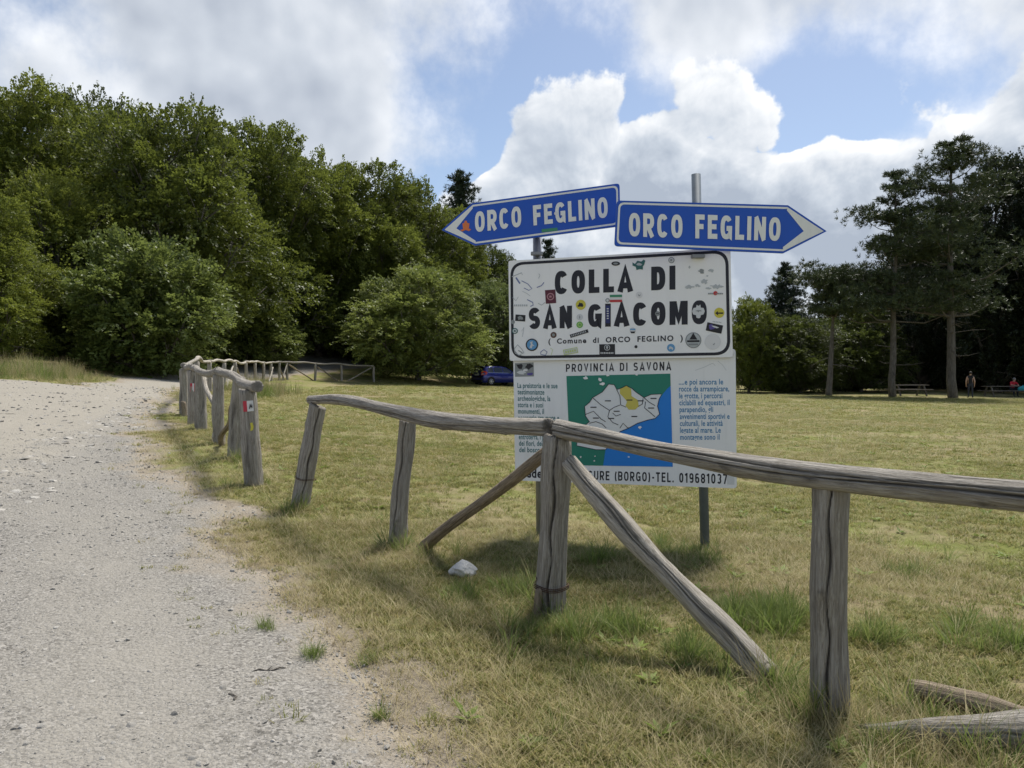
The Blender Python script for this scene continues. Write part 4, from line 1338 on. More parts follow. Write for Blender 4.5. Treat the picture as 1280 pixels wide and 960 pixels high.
def letters_on(bd, body, quad, w, mat, parent, t=.2, gap=.17, joined=None):
    """capitals fitted to the pixel quad; each letter an object, or one joined line of small print"""
    q = [Vector(bd.uv(*p)) for p in quad]
    tot = sum(GW[c] for c in body) + gap * (len(body) - 1)
    x = 0.0
    JV, JF = [], []
    for c in body:
        Vs, Fs = [], []
        for k, (pl, cl) in enumerate(glyph(c, t)):
            V, F = stroke_strip(pl, cl, t)
            b_ = len(Vs)
            for v in V:
                f, g = (x + v.x) / tot, v.y
                p = (q[0] * (1 - f) + q[1] * f) * (1 - g) + (q[3] * (1 - f) + q[2] * f) * g
                Vs.append(bd.pt(p, w + .0004 * k))
            Fs += [tuple(i + b_ for i in ff) for ff in F]
        if joined is None:
            if Vs: mesh('letter', Vs, Fs, mat, parent)
        else:
            b_ = len(JV); JV += Vs; JF += [tuple(i + b_ for i in ff) for ff in Fs]
        x += GW[c] + gap
    if joined is not None:
        o = mesh(joined, JV, JF, mat, parent); o['kind'] = 'stuff'

BD = Board(636, 7.08, 915, 6.50)      # plane of both big boards, front of the upper one
# poles
def sign_pole(px0, py0, px1, py1, Y, r, mat):
    a = P(px0, py0, Y); b_ = P(px1, py1, Y)
    b_.z = G(b_.x, b_.y) - .2
    mb = MB().tube([b_ - sg_o, a - sg_o], r, 16)
    o = mb.build('pole', mat, sign, True)
    return o
sign_pole(870, 218, 882, 690, 6.70, .040, M['pole_blue'])
sign_pole(671, 262, 676, 680, 7.10, .040, M['galv'])

def arrow_sign(bd, pts, txt_quad, head, inner, label, tip_right, body_uv_r=.02):
    uvp = bd.uvs(pts)
    rr = [.03 if i in tip_right else .004 for i in range(len(pts))]
    o = bd.slab('arrow_sign', rounded(uvp, rr, 3), -.022, 0, M['sign_blue'], sign, M['sign_edge'])
    o['label'] = label
    return o

# right arrow
B1 = Board(768, 6.47, 1033, 6.43)
pr1 = [(768, 307.5), (771, 250.5), (985, 256.5), (1033.5, 289), (979.5, 316.5)]
a1 = arrow_sign(B1, pr1, None, None, None, 'blue arrow sign pointing right', (0, 1))
def inset(uvl, d):
    """inset a convex polygon"""
    k = len(uvl); out = []
    cx = sum(p[0] for p in uvl) / k; cy = sum(p[1] for p in uvl) / k
    L = []
    for i in range(k):
        a, b_ = Vector(uvl[i]), Vector(uvl[(i + 1) % k])
        e = (b_ - a).normalized(); n_ = Vector((-e.y, e.x))
        if n_.dot(Vector((cx, cy)) - a) < 0: n_ = -n_
        L.append((a + n_ * d, e))
    for i in range(k):
        p, e = L[i - 1]; q, f = L[i]
        den = e.x * f.y - e.y * f.x
        t_ = ((q.x - p.x) * f.y - (q.y - p.y) * f.x) / den
        w = p + e * t_
        out.append((w.x, w.y))
    return out
def arrow_trim(bd, o, pts, rnd_i, tip_pts):
    uvp = bd.uvs(pts)
    i1, i2 = inset(uvp, .016), inset(uvp, .032)
    r1 = [.05 if i in rnd_i else .002 for i in range(len(pts))]; r2 = [.04 if i in rnd_i else .002 for i in range(len(pts))]
    bd.ring('white_border', rounded(i1, r1, 5), rounded(i2, r2, 5), .0015, M['sign_letter'], o)
    bd.sheet('white_point', bd.uvs(tip_pts), .003, M['sign_letter'], o)
arrow_trim(B1, a1, pr1, (0, 1), [(984, 259.5), (1029.5, 289), (978.5, 313.5), (978.5, 309), (1004.5, 289), (983.5, 263)])
letters_on(B1, 'ORCO', [(786, 295.5), (853, 298), (853, 268.5), (786, 266)], .0045, M['sign_letter'], a1, .215, .17)
letters_on(B1, 'FEGLINO', [(869, 298), (975, 301.5), (976, 272), (869, 268)], .0045, M['sign_letter'], a1, .215, .17)
# left arrow
B2 = Board(552, 6.98, 776, 6.92)
pr2 = [(552, 287.5), (590, 254), (774.5, 229), (775.5, 282.5), (594, 307)]
a2 = arrow_sign(B2, pr2, None, None, None, 'tilted blue arrow sign pointing left', (2, 3))
arrow_trim(B2, a2, pr2, (2, 3), [(556, 287.3), (590.5, 257), (591, 260.5), (570.5, 285.5), (594.5, 301), (595, 304.5)])
letters_on(B2, 'ORCO', [(594, 290.5), (652, 283.5), (651, 257.5), (593.5, 265)], .0045, M['sign_letter'], a2, .215, .17)
letters_on(B2, 'FEGLINO', [(667, 282), (760, 272), (759, 246), (666, 257)], .0045, M['sign_letter'], a2, .215, .17)
def on(bd, c, pts, sc=1.0, rot=0.0):
    """pixel-sized outline round a centre -> uv list"""
    cr, sr = math.cos(R(rot)), math.sin(R(rot))
    return [bd.uv(c[0] + sc * (x * cr + y * sr), c[1] + sc * (-x * sr + y * cr)) for x, y in pts]
def disc_pts(r, n=18, sx=1.0): return [(r * sx * math.cos(2 * math.pi * i / n), -r * math.sin(2 * math.pi * i / n)) for i in range(n)]
def rect_pts(w, h): return [(-w / 2, h / 2), (w / 2, h / 2), (w / 2, -h / 2), (-w / 2, -h / 2)]
s_ = B2.sheet('sticker', on(B2, (582, 282.5), [(-7, 5), (-3, 4), (-4, -3), (-1.5, -4), (-1, -6.5), (1.5, -6.5), (2, -4), (5, -3), (4, 3), (7, 4.5), (4, 6.5), (0, 5), (-4, 7)]), .004, STK['orange'], a2)
B2.sheet('sticker', on(B2, (687, 287.5), rect_pts(20, 4), 1, 6), .003, STK['flag'], a2)
B2.sheet('sticker', on(B2, (695, 267), disc_pts(2.4, 10)), .007, STK['white'], a2)
# clamps and bolts
for (bd, o, px, pys) in ((B1, a1, 829, (252.6,)), (B2, a2, 667, (245,))):
    for py in pys:
        u, v = bd.uv(px, py)
        MB().box(bd.pt((u, v - .012), -.035), (.07, .05, .03)).build('clamp', M['bolt'], o, bevel=.004)
for (px, Y, zs) in ((671, 7.04, (2.62, 2.85)), (872, 6.56, (2.75, 2.52))):
    for z in zs:
        MB().box(Vector(((px - 640) / FPX * Y, Y - .01, z)) - sg_o, (.11, .06, .03)).build('clamp', M['galv'], sign, bevel=.004)

# town sign
tp = [(637, 451), (916, 446.5), (913, 309.5), (635.5, 326)]
town = BD.slab('town_sign', rounded(BD.uvs(tp), .02, 3), -.02, 0, M['sign_white'], sign, M['back_metal'])
town['label'] = 'white town sign with black border and many stickers'
ou = rounded(inset(BD.uvs(tp), .018), .13, 8); iu = rounded(inset(BD.uvs(tp), .043), .108, 8)
BD.ring('black_border', ou, iu, .0015, M['sign_black'], town)
letters_on(BD, 'COLLA', [(693.5, 368), (791, 364.5), (791, 334.5), (693.5, 339)], .0015, M['sign_black'], town, .25, .17)
letters_on(BD, 'DI', [(814, 363), (843.5, 362), (843.5, 332), (814, 333.5)], .0015, M['sign_black'], town, .25, .2)
letters_on(BD, 'SAN', [(661, 411.5), (715, 410), (715, 382), (661, 385)], .0015, M['sign_black'], town, .25, .17)
letters_on(BD, 'GIACOMO', [(735, 409), (883.5, 405), (883.5, 375), (735, 380.5)], .0015, M['sign_black'], town, .25, .17)
text_on(BD, 'lettering', '(  Comune  di  ORCO  FEGLINO  )', [(685.5, 432), (853.5, 428.2), (853.5, 418.7), (685.5, 423.3)], .0015, M['sign_black'], town, .03, 1.22)
def stk(c, pts, mat, rot=0.0, w=.003, sc=1.0, parent=None, name='sticker', bd=None):
    bd = bd or BD
    return bd.sheet(name, on(bd, c, pts, sc, rot), w, STK[mat], parent or town)
def blob_pts(r, seed, n=16, j=.3, sx=1.0):
    rd = random.Random(seed)
    return [(r * sx * (1 + rd.uniform(-j, j)) * math.cos(2 * math.pi * i / n), -r * (1 + rd.uniform(-j, j)) * math.sin(2 * math.pi * i / n)) for i in range(n)]
s = stk((688.3, 370.8), rect_pts(13, 17), 'maroon', 4); stk((688.3, 370.8), disc_pts(4.6), 'rose', w=.0045, parent=s, name='print'); stk((688.3, 370.8), disc_pts(3.2), 'maroon', w=.006, parent=s, name='print'); stk((688.3, 370.8), rect_pts(3, 2.4), 'rose', w=.0075, parent=s, name='print')
s = stk((726, 381), disc_pts(6.3), 'yellow'); stk((726, 381), blob_pts(2.8, 3, 10, .4, 1.2), 'black', 20, .0045, parent=s, name='print')
s = stk((724.7, 406), disc_pts(4.1), 'green'); stk((724.7, 406), disc_pts(2.6), 'lime', w=.0045, parent=s, name='print'); stk((724.7, 406), blob_pts(1.9, 9, 10), 'green', w=.006, parent=s, name='print')
stk((724.7, 396.5), disc_pts(4.0), 'pale'); stk((724.7, 396.5), [(0, -2.5), (.8, 0), (0, 2.5), (-.8, 0)], 'grey', w=.0045)
s = stk((650.5, 397.5), rect_pts(12.5, 8), 'black', -4); stk((650.5, 397.5), blob_pts(2.4, 4, 12, .4, 1.6), 'grey', w=.0045, parent=s, name='print')
s = stk((643.7, 413.7), disc_pts(3.7), 'teal'); stk((643.7, 413.7), disc_pts(2.6), 'pale', w=.0045, parent=s, name='print'); stk((643.7, 413.4), [(-1.8, .6), (0, 1.6), (1.8, .6), (0, -1.2)], 'teal', w=.006, parent=s, name='print')
s = stk((641.2, 402.5), disc_pts(2.6, 12), 'grey')
s = stk((665, 431), disc_pts(7.8, 24), 'black'); stk((665, 431), disc_pts(6.2, 24), 'sky', w=.0045, parent=s, name='print'); stk((665, 431), [(-3, 3.5), (-1, -1), (-2.5, -3), (1, -4.5), (.5, -1), (3.5, 1.5), (1, 1), (0, 4.5)], 'pale', w=.006, parent=s, name='print')
s = stk((692, 418.7), disc_pts(3.8), 'brown'); stk((692, 418.7), disc_pts(2.0, 10), 'grey', w=.0045, parent=s, name='print')
s = stk((724, 417), rect_pts(23.5, 4.2), 'black', 17)
for q in range(9): stk((724 - 9 + q * 2.2 * .96, 417 + 2.75 - q * .66), rect_pts(1.1, 2.2), 'faint', 17, .0045, parent=s, name='print')
s = stk((713.3, 439), rect_pts(18, 7), 'lime', 11); stk((713.3, 439), rect_pts(16.4, 5.4), 'pale', 11, .0045, parent=s, name='print')
for q in range(5): stk((713.3 - 5.6 + q * 2.8, 439 + 1.1 - q * .55), rect_pts(2.0, 3.0), 'lime', 11, .006, parent=s, name='print')
s = stk((759, 436.7), rect_pts(19.5, 13), 'black', 1); stk((759, 434.5), disc_pts(3.7), 'pale', w=.0045, parent=s, name='print'); stk((759, 434.5), disc_pts(3.0), 'black', w=.006, parent=s, name='print'); stk((759, 434.5), rect_pts(1.2, 4.2), 'pale', w=.0075, parent=s, name='print'); stk((759, 434), rect_pts(3, 1), 'pale', w=.008, parent=s, name='print')
for q in range(8): stk((751.5 + q * 2.1, 441.3), rect_pts(1.3, 2), 'pale', w=.0045, parent=s, name='print')
s = stk((770, 373), rect_pts(15.3, 9.5), 'white', 1); stk((770, 370), rect_pts(15.3, 3.0), 'flag', 1, .0045, parent=s, name='print'); stk((770, 376.2), rect_pts(15.3, 3.0), 'red', 1, .0045, parent=s, name='print')
s = stk((759.5, 375.5), disc_pts(2.8, 12), 'grey'); stk((759.5, 375.5), disc_pts(1.7, 10), 'pale', w=.0045, parent=s, name='print')
s = stk((759.8, 393), rect_pts(5.2, 22), 'navy', 0, .003); 
for q in range(5): stk((759.8, 386 + q * 3.0), rect_pts(2.4, 1.4), 'pale', 0, .0045, parent=s, name='print')
s = stk((769.7, 329.5), disc_pts(2.7, 18, 2.0), 'black'); stk((769.7, 329.5), disc_pts(1.3, 12, 2.4), 'grey', w=.0045, parent=s, name='print')
s = stk((798.7, 331), [(-8, -3), (-5, -1), (-2, -5), (3, -4), (6, -6.5), (8, -5), (6.5, 0), (5, 2), (5, 6), (1, 5.5), (-3, 6.5), (-4, 2.5), (-8, 1)], 'teal'); stk((799, 330.5), blob_pts(1.7, 6, 12, .3, 1.9), 'faint', w=.0045, parent=s, name='print')
s = stk((839.3, 325.2), disc_pts(3.9), 'grey'); stk((839.3, 325.2), disc_pts(2.9), 'pale', w=.0045, parent=s, name='print'); stk((839.3, 325.2), blob_pts(1.7, 8, 9, .5), 'grey', w=.006, parent=s, name='print')
s = stk((799, 368.7), disc_pts(4.2), 'white'); stk((799, 368.5), [(-1.6, -1.2), (-.5, 2.2), (1.4, 1.4), (1.8, -1.4), (.6, .8)], 'grey', w=.0045, parent=s, name='print')
s = stk((873, 389), [(-8, 0), (-6, -4), (-3, -4.5), (-2, -8), (0, -6.5), (2.5, -8.3), (3, -4.5), (6.5, -4), (8, 0), (6.5, 4), (3, 5), (2.5, 8), (0, 9), (-2.5, 8), (-3, 5), (-6.5, 4)], 'pale'); stk((873, 388.7), [(-4, 0), (-1, -1), (3.5, -.8), (4, .5), (1, .4), (0, 2), (-1, .6)], 'grey', w=.0045, parent=s, name='print')
s = stk((822, 392), disc_pts(3.1, 12), 'grey'); stk((822, 392), rect_pts(3.6, .9), 'black', w=.0045, parent=s, name='print')
s = stk((899, 391), disc_pts(6.4), 'yellow'); stk((899, 391.5), [(-5, 0), (-1.5, -2.8), (-1.5, -.8), (5, -1.0), (5, .8), (-1.5, .9), (-1.2, 3)], 'black', w=.0045, parent=s, name='print')
s = stk((893, 410), rect_pts(20, 10.5), 'black', -12); stk((889.5, 408.8), blob_pts(3, 12, 12, .4, 1.4), 'purple', -12, .0045, parent=s, name='print'); stk((894, 408.5), [(-5, -1.5), (0, -1), (5, 1), (2, 2), (-2, .6)], 'pale', w=.006, parent=s, name='print')
for q in range(6): stk((891.5 + q * 1.9, 402 + q * .25), rect_pts(1.0, 1.7), 'faint', 0, .003, name='sticker_text')
s = stk((866.7, 425.3), disc_pts(10, 24), 'grey'); stk((866.7, 425.3), disc_pts(8.8, 24), 'faint', w=.0045, parent=s, name='print'); stk((866.7, 421.5), [(-5, 3), (0, -5.5), (5, 3)], 'black', w=.006, parent=s, name='print')
stk((866.7, 426.5), rect_pts(15.5, 2.4), 'black', 1, .006, parent=s, name='print'); stk((866.7, 430.5), rect_pts(12, 2.2), 'grey', 1, .006, parent=s, name='print')
s = stk((891, 427.2), disc_pts(10, 24), 'white'); stk((892, 430.5), [(-1, 0), (2, -2), (.5, 1.0)], 'grey', w=.0045, parent=s, name='print')
s = stk((838.8, 434.8), disc_pts(5), 'sky'); stk((838.8, 434.8), [(-3, 1), (-1.5, -2), (1, -1.2), (3, .5), (2, 3), (0, .8), (-1.5, 2)], 'pale', w=.0045, parent=s, name='print')
s = stk((791, 413), disc_pts(3.7, 16), 'pale'); stk((791, 411.7), rect_pts(6.6, 1.7), 'sky', w=.0045, parent=s, name='print'); stk((791, 415), [(-3.2, -.6), (3.2, -.6), (2, 1.6), (-2, 1.6)], 'black', w=.0045, parent=s, name='print')
stk((795, 433.4), disc_pts(2, 10), 'black', name='bolt_head')
s = stk((894, 367), rect_pts(18, 2), 'faint'); stk((894.3, 366.5), disc_pts(2.7, 12), 'red', w=.0045, parent=s, name='print')
for q in range(7): stk((886 + q * 2.6 + (1.5 if q > 2 else 0), 367.2), rect_pts(1.4, 1.5), 'grey', 0, .006, parent=s, name='print')
# torn and bleached remains of older stickers
for i, (c, r, sx, mt) in enumerate([((862, 334), 1.6, .7, 'faint'), ((877, 339), 2.6, 1.5, 'grey'), ((889, 338), 2.4, 1.3, 'faint'), ((881, 352), 2.6, 1.8, 'faint'), ((862, 358.5), 2.2, 2.6, 'faint'), ((872, 357), 1.7, 2.0, 'faint'), ((896, 358.5), 2.6, 2.6, 'faint'), ((886, 360.5), 1.2, 3.0, 'faint'), ((884, 345), .8, 2.0, 'faint')]):
    stk(c, blob_pts(r, 40 + i, 18, .5, sx), mt, w=.0025, name='torn_sticker')
for i, (pts_, wd, mt) in enumerate([([(640, 346), (652, 341), (653, 343.5)], .008, 'faint'), ([(645, 347), (650, 354.5)], .014, 'ink'), ([(652, 351), (660, 355), (665, 361), (661, 363), (655, 360)], .007, 'ink'), ([(671, 359.5), (677, 357), (680, 353)], .008, 'ink'), ([(673, 348), (675, 344.5), (673.5, 342)], .005, 'faint'),
                                   ([(659, 374.5), (666, 378), (666.5, 381.5), (663, 383)], .008, 'ink'), ([(672.5, 379), (677, 381.5), (681.5, 378)], .007, 'faint'), ([(641, 372), (645, 376), (648, 371)], .005, 'faint'), ([(653, 364), (658, 366.5), (663, 370)], .004, 'faint'), ([(652, 414), (655, 409), (653, 421)], .004, 'faint'),
                                   ([(643, 436), (647, 431), (652, 436), (655, 441), (649, 444), (644, 441), (643, 436)], .008, 'faint'), ([(648, 438), (653, 441)], .009, 'grey'), ([(676, 440), (680, 437), (684, 440), (682, 444), (676, 443), (676, 440)], .007, 'ink'), ([(689, 444), (691, 437), (688, 435)], .004, 'lime')]):
    BD.line('torn_sticker', BD.uvs(pts_), wd, .0025, STK[mt], town)
for q in range(7): stk((643.5 + q * 2.5, 381.8), rect_pts(1.7, 2.4), 'faint', 0, .0025, name='torn_sticker')

# map board under it, 20 mm further back
BI = Board(636, 7.08, 915, 6.50)
BI.A = BI.A - BI.n * .035; BI.B = BI.B - BI.n * .035
ip = [(641.5, 441), (919.5, 436), (921, 610.5), (644, 600.5)]
ip = [ip[3], ip[2], ip[1], ip[0]]
info = BI.slab('map_board', rounded(BI.uvs(ip), .03, 4), -.02, 0, M['info_white'], sign, M['back_metal'])
info['label'] = 'white tourist map board of the province below the town sign'
letters_on(BI, 'PROVINCIA DI SAVONA', [(707.5, 464.8), (839, 462.8), (839, 452.2), (707.5, 455)], .0015, M['sign_black'], info, .17, .26)
letters_on(BI, 'FINALE LIGURE (BORGO)-TEL. 019681037', [(684, 598), (909, 605), (909, 592.5), (684, 587)], .0015, M['sign_black'], info, .17, .22)
text_on(BI, 'lettering', 'Sede:', [(652, 597), (680.5, 597.8), (680.5, 585.8), (652, 585.5)], .0015, M['sign_black'], info, .03, 1.1)
mp = [(713, 581.5), (841, 583.5), (838, 467), (708, 470)]
panel = BI.sheet('map_panel', BI.uvs(mp), .0015, M['map_green'], info)
coast = [(757, 562), (764, 555), (770, 546), (775, 539.5), (786, 535), (797, 529), (809.6, 525), (819, 523), (824.5, 517.5), (822, 507.5), (824, 499), (829, 492), (834, 486), (838.4, 482)]
BI.sheet('sea', BI.uvs([(754, 582)] + coast + [(841, 583.4)]), .003, M['map_sea'], info)
land = [(761, 480), (753, 490), (741, 497), (737, 503), (731, 508), (732, 520), (737, 527), (731, 532), (727, 541), (722, 550), (721, 557), (731, 559), (745, 562), (757, 562)] + coast[1:11] + [(827, 492.5), (814, 493), (805, 497), (795, 490), (790, 485.6), (783, 482), (777, 485), (771, 487), (768, 481)]
BI.sheet('province_area', BI.uvs(land), .0045, M['map_land'], info)
BI.sheet('highlighted_area', BI.uvs([(775, 486), (783, 481.5), (789, 486.5), (789.5, 495), (797.5, 500), (798.5, 508), (794, 512), (786, 512), (782, 507), (784, 502), (779, 496), (775, 492)]), .006, M['map_yellow'], info)
for pts_ in [land + [land[0]], [(741, 497), (750, 505), (762, 513)], [(732, 518), (742, 514), (752, 524), (757, 527)], [(762, 513), (760, 521), (766, 528), (773, 531)], [(771, 487), (775, 495), (776, 506), (768, 509), (762, 513)], [(737, 529), (745, 527), (753, 530), (758, 535)],
             [(805, 497), (812, 503), (819, 507)], [(807, 502), (806, 510), (812, 515), (819, 521)], [(776, 506), (783, 509)], [(776, 518), (770, 520), (766, 516)], [(775, 535), (779, 529), (784, 534), (786, 535)], [(798, 508), (803, 505), (804, 498)]]:
    BI.line('boundary_line', BI.uvs(pts_), .0058, .0075, M['sign_black'], info)
rdm = random.Random(3)
for (x, y) in [(742, 509), (760, 501), (745, 522.5), (764, 523), (771, 514), (793, 520.5), (814, 510), (817, 498), (787, 500), (801, 501)]:
    BI.sheet('place_name', on(BI, (x, y), rect_pts(7.5, 1.3)), .0075, M['sign_black'], info)
for (x, y, r) in [(732, 473, 2.2), (750, 474, 2.0), (753, 480, 2.2), (760, 468.5, 1.6), (800, 534, 2.0), (726, 571, 1.0), (743, 576, .8), (786, 571, .9), (796, 468, 1.2), (744, 570, .8)]:
    BI.sheet('chipped_paint', on(BI, (x, y), blob_pts(r, int(x), 9, .5, 1.2)), .0075, M['info_white'], info)
TL = ['La preistoria e le sue', 'testimonianze', 'archeologiche, la', 'storia e i suoi', 'monumenti, il', 'paesaggio tra mare e', None, None, 'entroterra, i profumi', 'dei fiori, dei frutti,', 'del bosco']
RX = [697, 680.5, 688, 679, 680, 699, 0, 0, 695, 694, 675]
for i, s_t in enumerate(TL):
    if s_t:
        y = 484.8 + i * 8.02; x0 = 646.8 + i * .22
        text_on(BI, 'small_text', s_t, [(x0, y), (RX[i], y + .5), (RX[i], y - 6.2), (x0, y - 6.4)], .0015, M['text_teal'], info, .018, 1.05, (0, .72))
TR = ['....e poi ancora le', 'rocce da arrampicare,', 'le grotte, i percorsi', 'ciclabili ed equestri, il', 'parapendio, gli', 'avvenimenti sportivi e', 'culturali, le attivit\u00e0', 'legate al mare. Le', 'montagne sono il']
RX = [904, 911.5, 903, 912, 891.5, 912, 903.5, 901, 899.5]
for i, s_t in enumerate(TR):
    y = 480.4 + i * 8.62; x0 = 848.6 + i * .2
    text_on(BI, 'small_text', s_t, [(x0, y + .3), (RX[i], y), (RX[i], y - 7), (x0, y - 6.8)], .0015, M['text_blue'], info, .018, 1.05, (0, .72))
s = BI.sheet('sticker', BI.uvs([(644, 471), (667.5, 470.5), (667, 453), (643.5, 454)]), .0015, STK['grey'], info)
for (x, y, r, sx, mt) in [(650, 457.5, 3, 1.6, 'black'), (661, 458, 3.4, 1.3, 'black'), (652, 466, 2.6, 2.0, 'pale'), (663, 467.5, 2, 1.7, 'purple'), (657, 463, 1.5, 2, 'white')]:
    BI.sheet('print', on(BI, (x, y), blob_pts(r, int(x * 3), 12, .4, sx)), .003 + .0001 * x % .002, STK[mt], s)
BI.sheet('tape_patch', BI.uvs([(909, 605.5), (918, 606), (918, 594), (909, 594)]), .0015, STK['pale'], info)
BI.line('scratch', BI.uvs([(869, 463), (880, 459), (891, 454), (894, 457)]), .003, .0015, STK['faint'], info)
BI.line('scratch', BI.uvs([(897, 451), (903, 456), (908, 463)]), .0025, .0015, STK['faint'], info)
# ------------------------------------------------------------------ parked car
def make_car(loc, rz):
    car = empty('parked_car', loc, rz)
    ST = [(-1.97, .60, .42, .72, .57, .76), (-1.93, .80, .30, .88, .73, .95), (-1.82, .84, .22, .95, .66, 1.16), (-1.60, .855, .20, .96, .60, 1.42), (-1.0, .86, .20, .95, .60, 1.475), (-.2, .86, .20, .93, .60, 1.48),
          (.4, .86, .20, .92, .58, 1.41), (1.0, .855, .20, .91, .68, 1.06), (1.25, .85, .20, .90, .76, .97), (1.75, .80, .22, .80, .68, .84), (1.95, .62, .30, .64, .54, .68)]
    V, F = [], []
    for (x, w, zl, zb, wt_, zr) in ST:
        half = [(w * .86, zl), (w * .97, zl + .10), (w, (zl + zb) / 2), (w * .985, zb - .06), (w * .95, zb), (wt_ * 1.02, zr - .07), (wt_ * .86, zr - .01), (wt_ * .4, zr)]
        ring = half + [(-y, z) for (y, z) in reversed(half)]
        V += [(x, y, z) for (y, z) in ring]
    k = 16
    for i in range(len(ST) - 1):
        for q in range(k):
            F.append((i * k + q, i * k + (q + 1) % k, (i + 1) * k + (q + 1) % k, (i + 1) * k + q))
    F += [tuple(range(k - 1, -1, -1)), tuple(range((len(ST) - 1) * k, len(ST) * k))]
    body = mesh('body', V, F, M['car_paint'], car, True)
    def sidep(x, f, s, out=.012):
        """point on the window band at station x, fraction f from belt to roof"""
        for a, b_ in zip(ST, ST[1:]):
            if a[0] <= x <= b_[0]:
                h = (x - a[0]) / (b_[0] - a[0]); c = [p + (q - p) * h for p, q in zip(a, b_)]
        y0, z0, y1, z1 = c[1] * .95, c[3], c[4] * 1.02, c[5] - .07
        return (x, s * (y0 + (y1 - y0) * f + out), z0 + (z1 - z0) * f)
    for s in (-1, 1):
        for (x0, x1, x2, x3) in [(-1.50, -.98, -.98, -1.40), (-.92, -.12, -.12, -.92), (-.05, .84, .40, -.05)]:
            n = 5
            Vw = [sidep(x0 + (x1 - x0) * q / n, .10, s) for q in range(n + 1)] + [sidep(x3 + (x2 - x3) * q / n, .90, s) for q in range(n + 1)]
            mesh('side_window', Vw, [(q, q + 1, n + 2 + q, n + 1 + q) for q in range(n)], M['car_glass'], car, True)
        mesh('window_trim', [sidep(-1.52 + 2.4 * q / 10, f, s, .016) for q in range(11) for f in (.03, .075)], [(2 * q, 2 * q + 2, 2 * q + 3, 2 * q + 1) for q in range(10)], M['rim'], car)
        # tail lamp wraps the rear corner
        Vt = [(-2.01, s * .60, .78), (-2.0, s * .58, .97), (-1.95, s * .68, 1.10), (-1.72, s * .885, 1.06), (-1.62, s * .895, .98), (-1.72, s * .895, .82), (-1.95, s * .875, .76)]
        tl = mesh('tail_lamp', Vt, [tuple(range(7))], M['tail'], car)
        mesh('clear_lens', [(-2.02, s * .66, .82), (-2.01, s * .70, .90), (-1.95, s * .86, .91), (-1.955, s * .88, .83)], [(0, 1, 2, 3)], M['tail_clear'], tl)
        MB().box((.62, s * .95, .98), (.10, .18, .13)).build('mirror', M['car_paint'], car, True, bevel=.03)
        for x in (-.78, .10):
            MB().box((x, s * .862, .80), (.18, .03, .03)).build('door_handle', M['car_paint'], car, bevel=.008)
        for x in (-1.25, 1.25):
            w = empty_part = None
            n, rr, wd = 28, .31, .19
            y = s * (.875 - wd / 2)
            prof = [(-wd / 2, .20), (-wd / 2, rr - .03), (-wd / 2 + .03, rr), (wd / 2 - .03, rr), (wd / 2, rr - .03), (wd / 2, .20)]
            Vt, Ft = [], []
            for a in range(n):
                an = 2 * math.pi * a / n
                for (py, pr_) in prof: Vt.append((x + pr_ * math.cos(an), y + py, .31 + pr_ * math.sin(an)))
            m_ = len(prof)
            for a in range(n):
                for q in range(m_ - 1): Ft.append((a * m_ + q, a * m_ + q + 1, ((a + 1) % n) * m_ + q + 1, ((a + 1) % n) * m_ + q))
            ty = mesh('wheel', Vt, Ft, M['tyre'], car, True)
            rim = MB()
            rim.tube([(x, y + s * .06, .31), (x, y + s * .085, .31)], .05, 12)
            for q in range(7):
                an = 2 * math.pi * q / 7
                rim.box((x + .115 * math.cos(an), y + s * .07, .31 + .115 * math.sin(an)), (.19, .025, .05), Matrix.Rotation(-an, 3, 'Y'))
            for q in range(20):
                a0 = 2 * math.pi * q / 20; a1_ = 2 * math.pi * (q + 1) / 20
                rim.tube([(x + .20 * math.cos(a0), y + s * .08, .31 + .20 * math.sin(a0)), (x + .20 * math.cos(a1_), y + s * .08, .31 + .20 * math.sin(a1_))], .016, 5)
            rim.build('rim', M['rim'], ty)
            # arch
            A = [(x + .37 * math.cos(math.pi * q / 14), s * .868, .31 + .37 * math.sin(math.pi * q / 14)) for q in range(15)]
            B_ = [(x + .30 * math.cos(math.pi * q / 14), s * .864, .31 + .30 * math.sin(math.pi * q / 14)) for q in range(15)]
            mesh('wheel_arch', A + B_, [(q, q + 1, 16 + q, 15 + q) for q in range(14)], M['plastic'], car)
    mesh('rear_window', [(-1.845, -.57, 1.12), (-1.845, .57, 1.12), (-1.625, .50, 1.405), (-1.625, -.50, 1.405)], [(0, 1, 2, 3)], M['car_glass'], car)
    mesh('windscreen', [(1.02, -.62, 1.065), (1.02, .62, 1.065), (.43, .52, 1.41), (.43, -.52, 1.41)], [(0, 3, 2, 1)], M['car_glass'], car)
    MB().box((-1.70, 0, 1.435), (.22, 1.08, .035)).build('roof_spoiler', M['car_paint'], car, bevel=.012)
    MB().box((-1.985, 0, .82), (.02, .52, .115)).build('number_plate', M['plate'], car, bevel=.004)
    MB().box((-1.97, 0, .36), (.12, 1.36, .16)).build('rear_bumper', M['plastic'], car, bevel=.03)
    MB().box((-1.72, 0, .22), (.1, .5, .1)).build('exhaust', M['plastic'], car)
    return car
cx, cy = (618 - 640) / FPX * 58.5, 58.5
car = make_car((cx + .25, cy + .45, G(cx + .25, cy + .45) - .02), R(38))
tag(car, 'dark blue hatchback parked in the shade behind the meadow left of the sign', 'car')

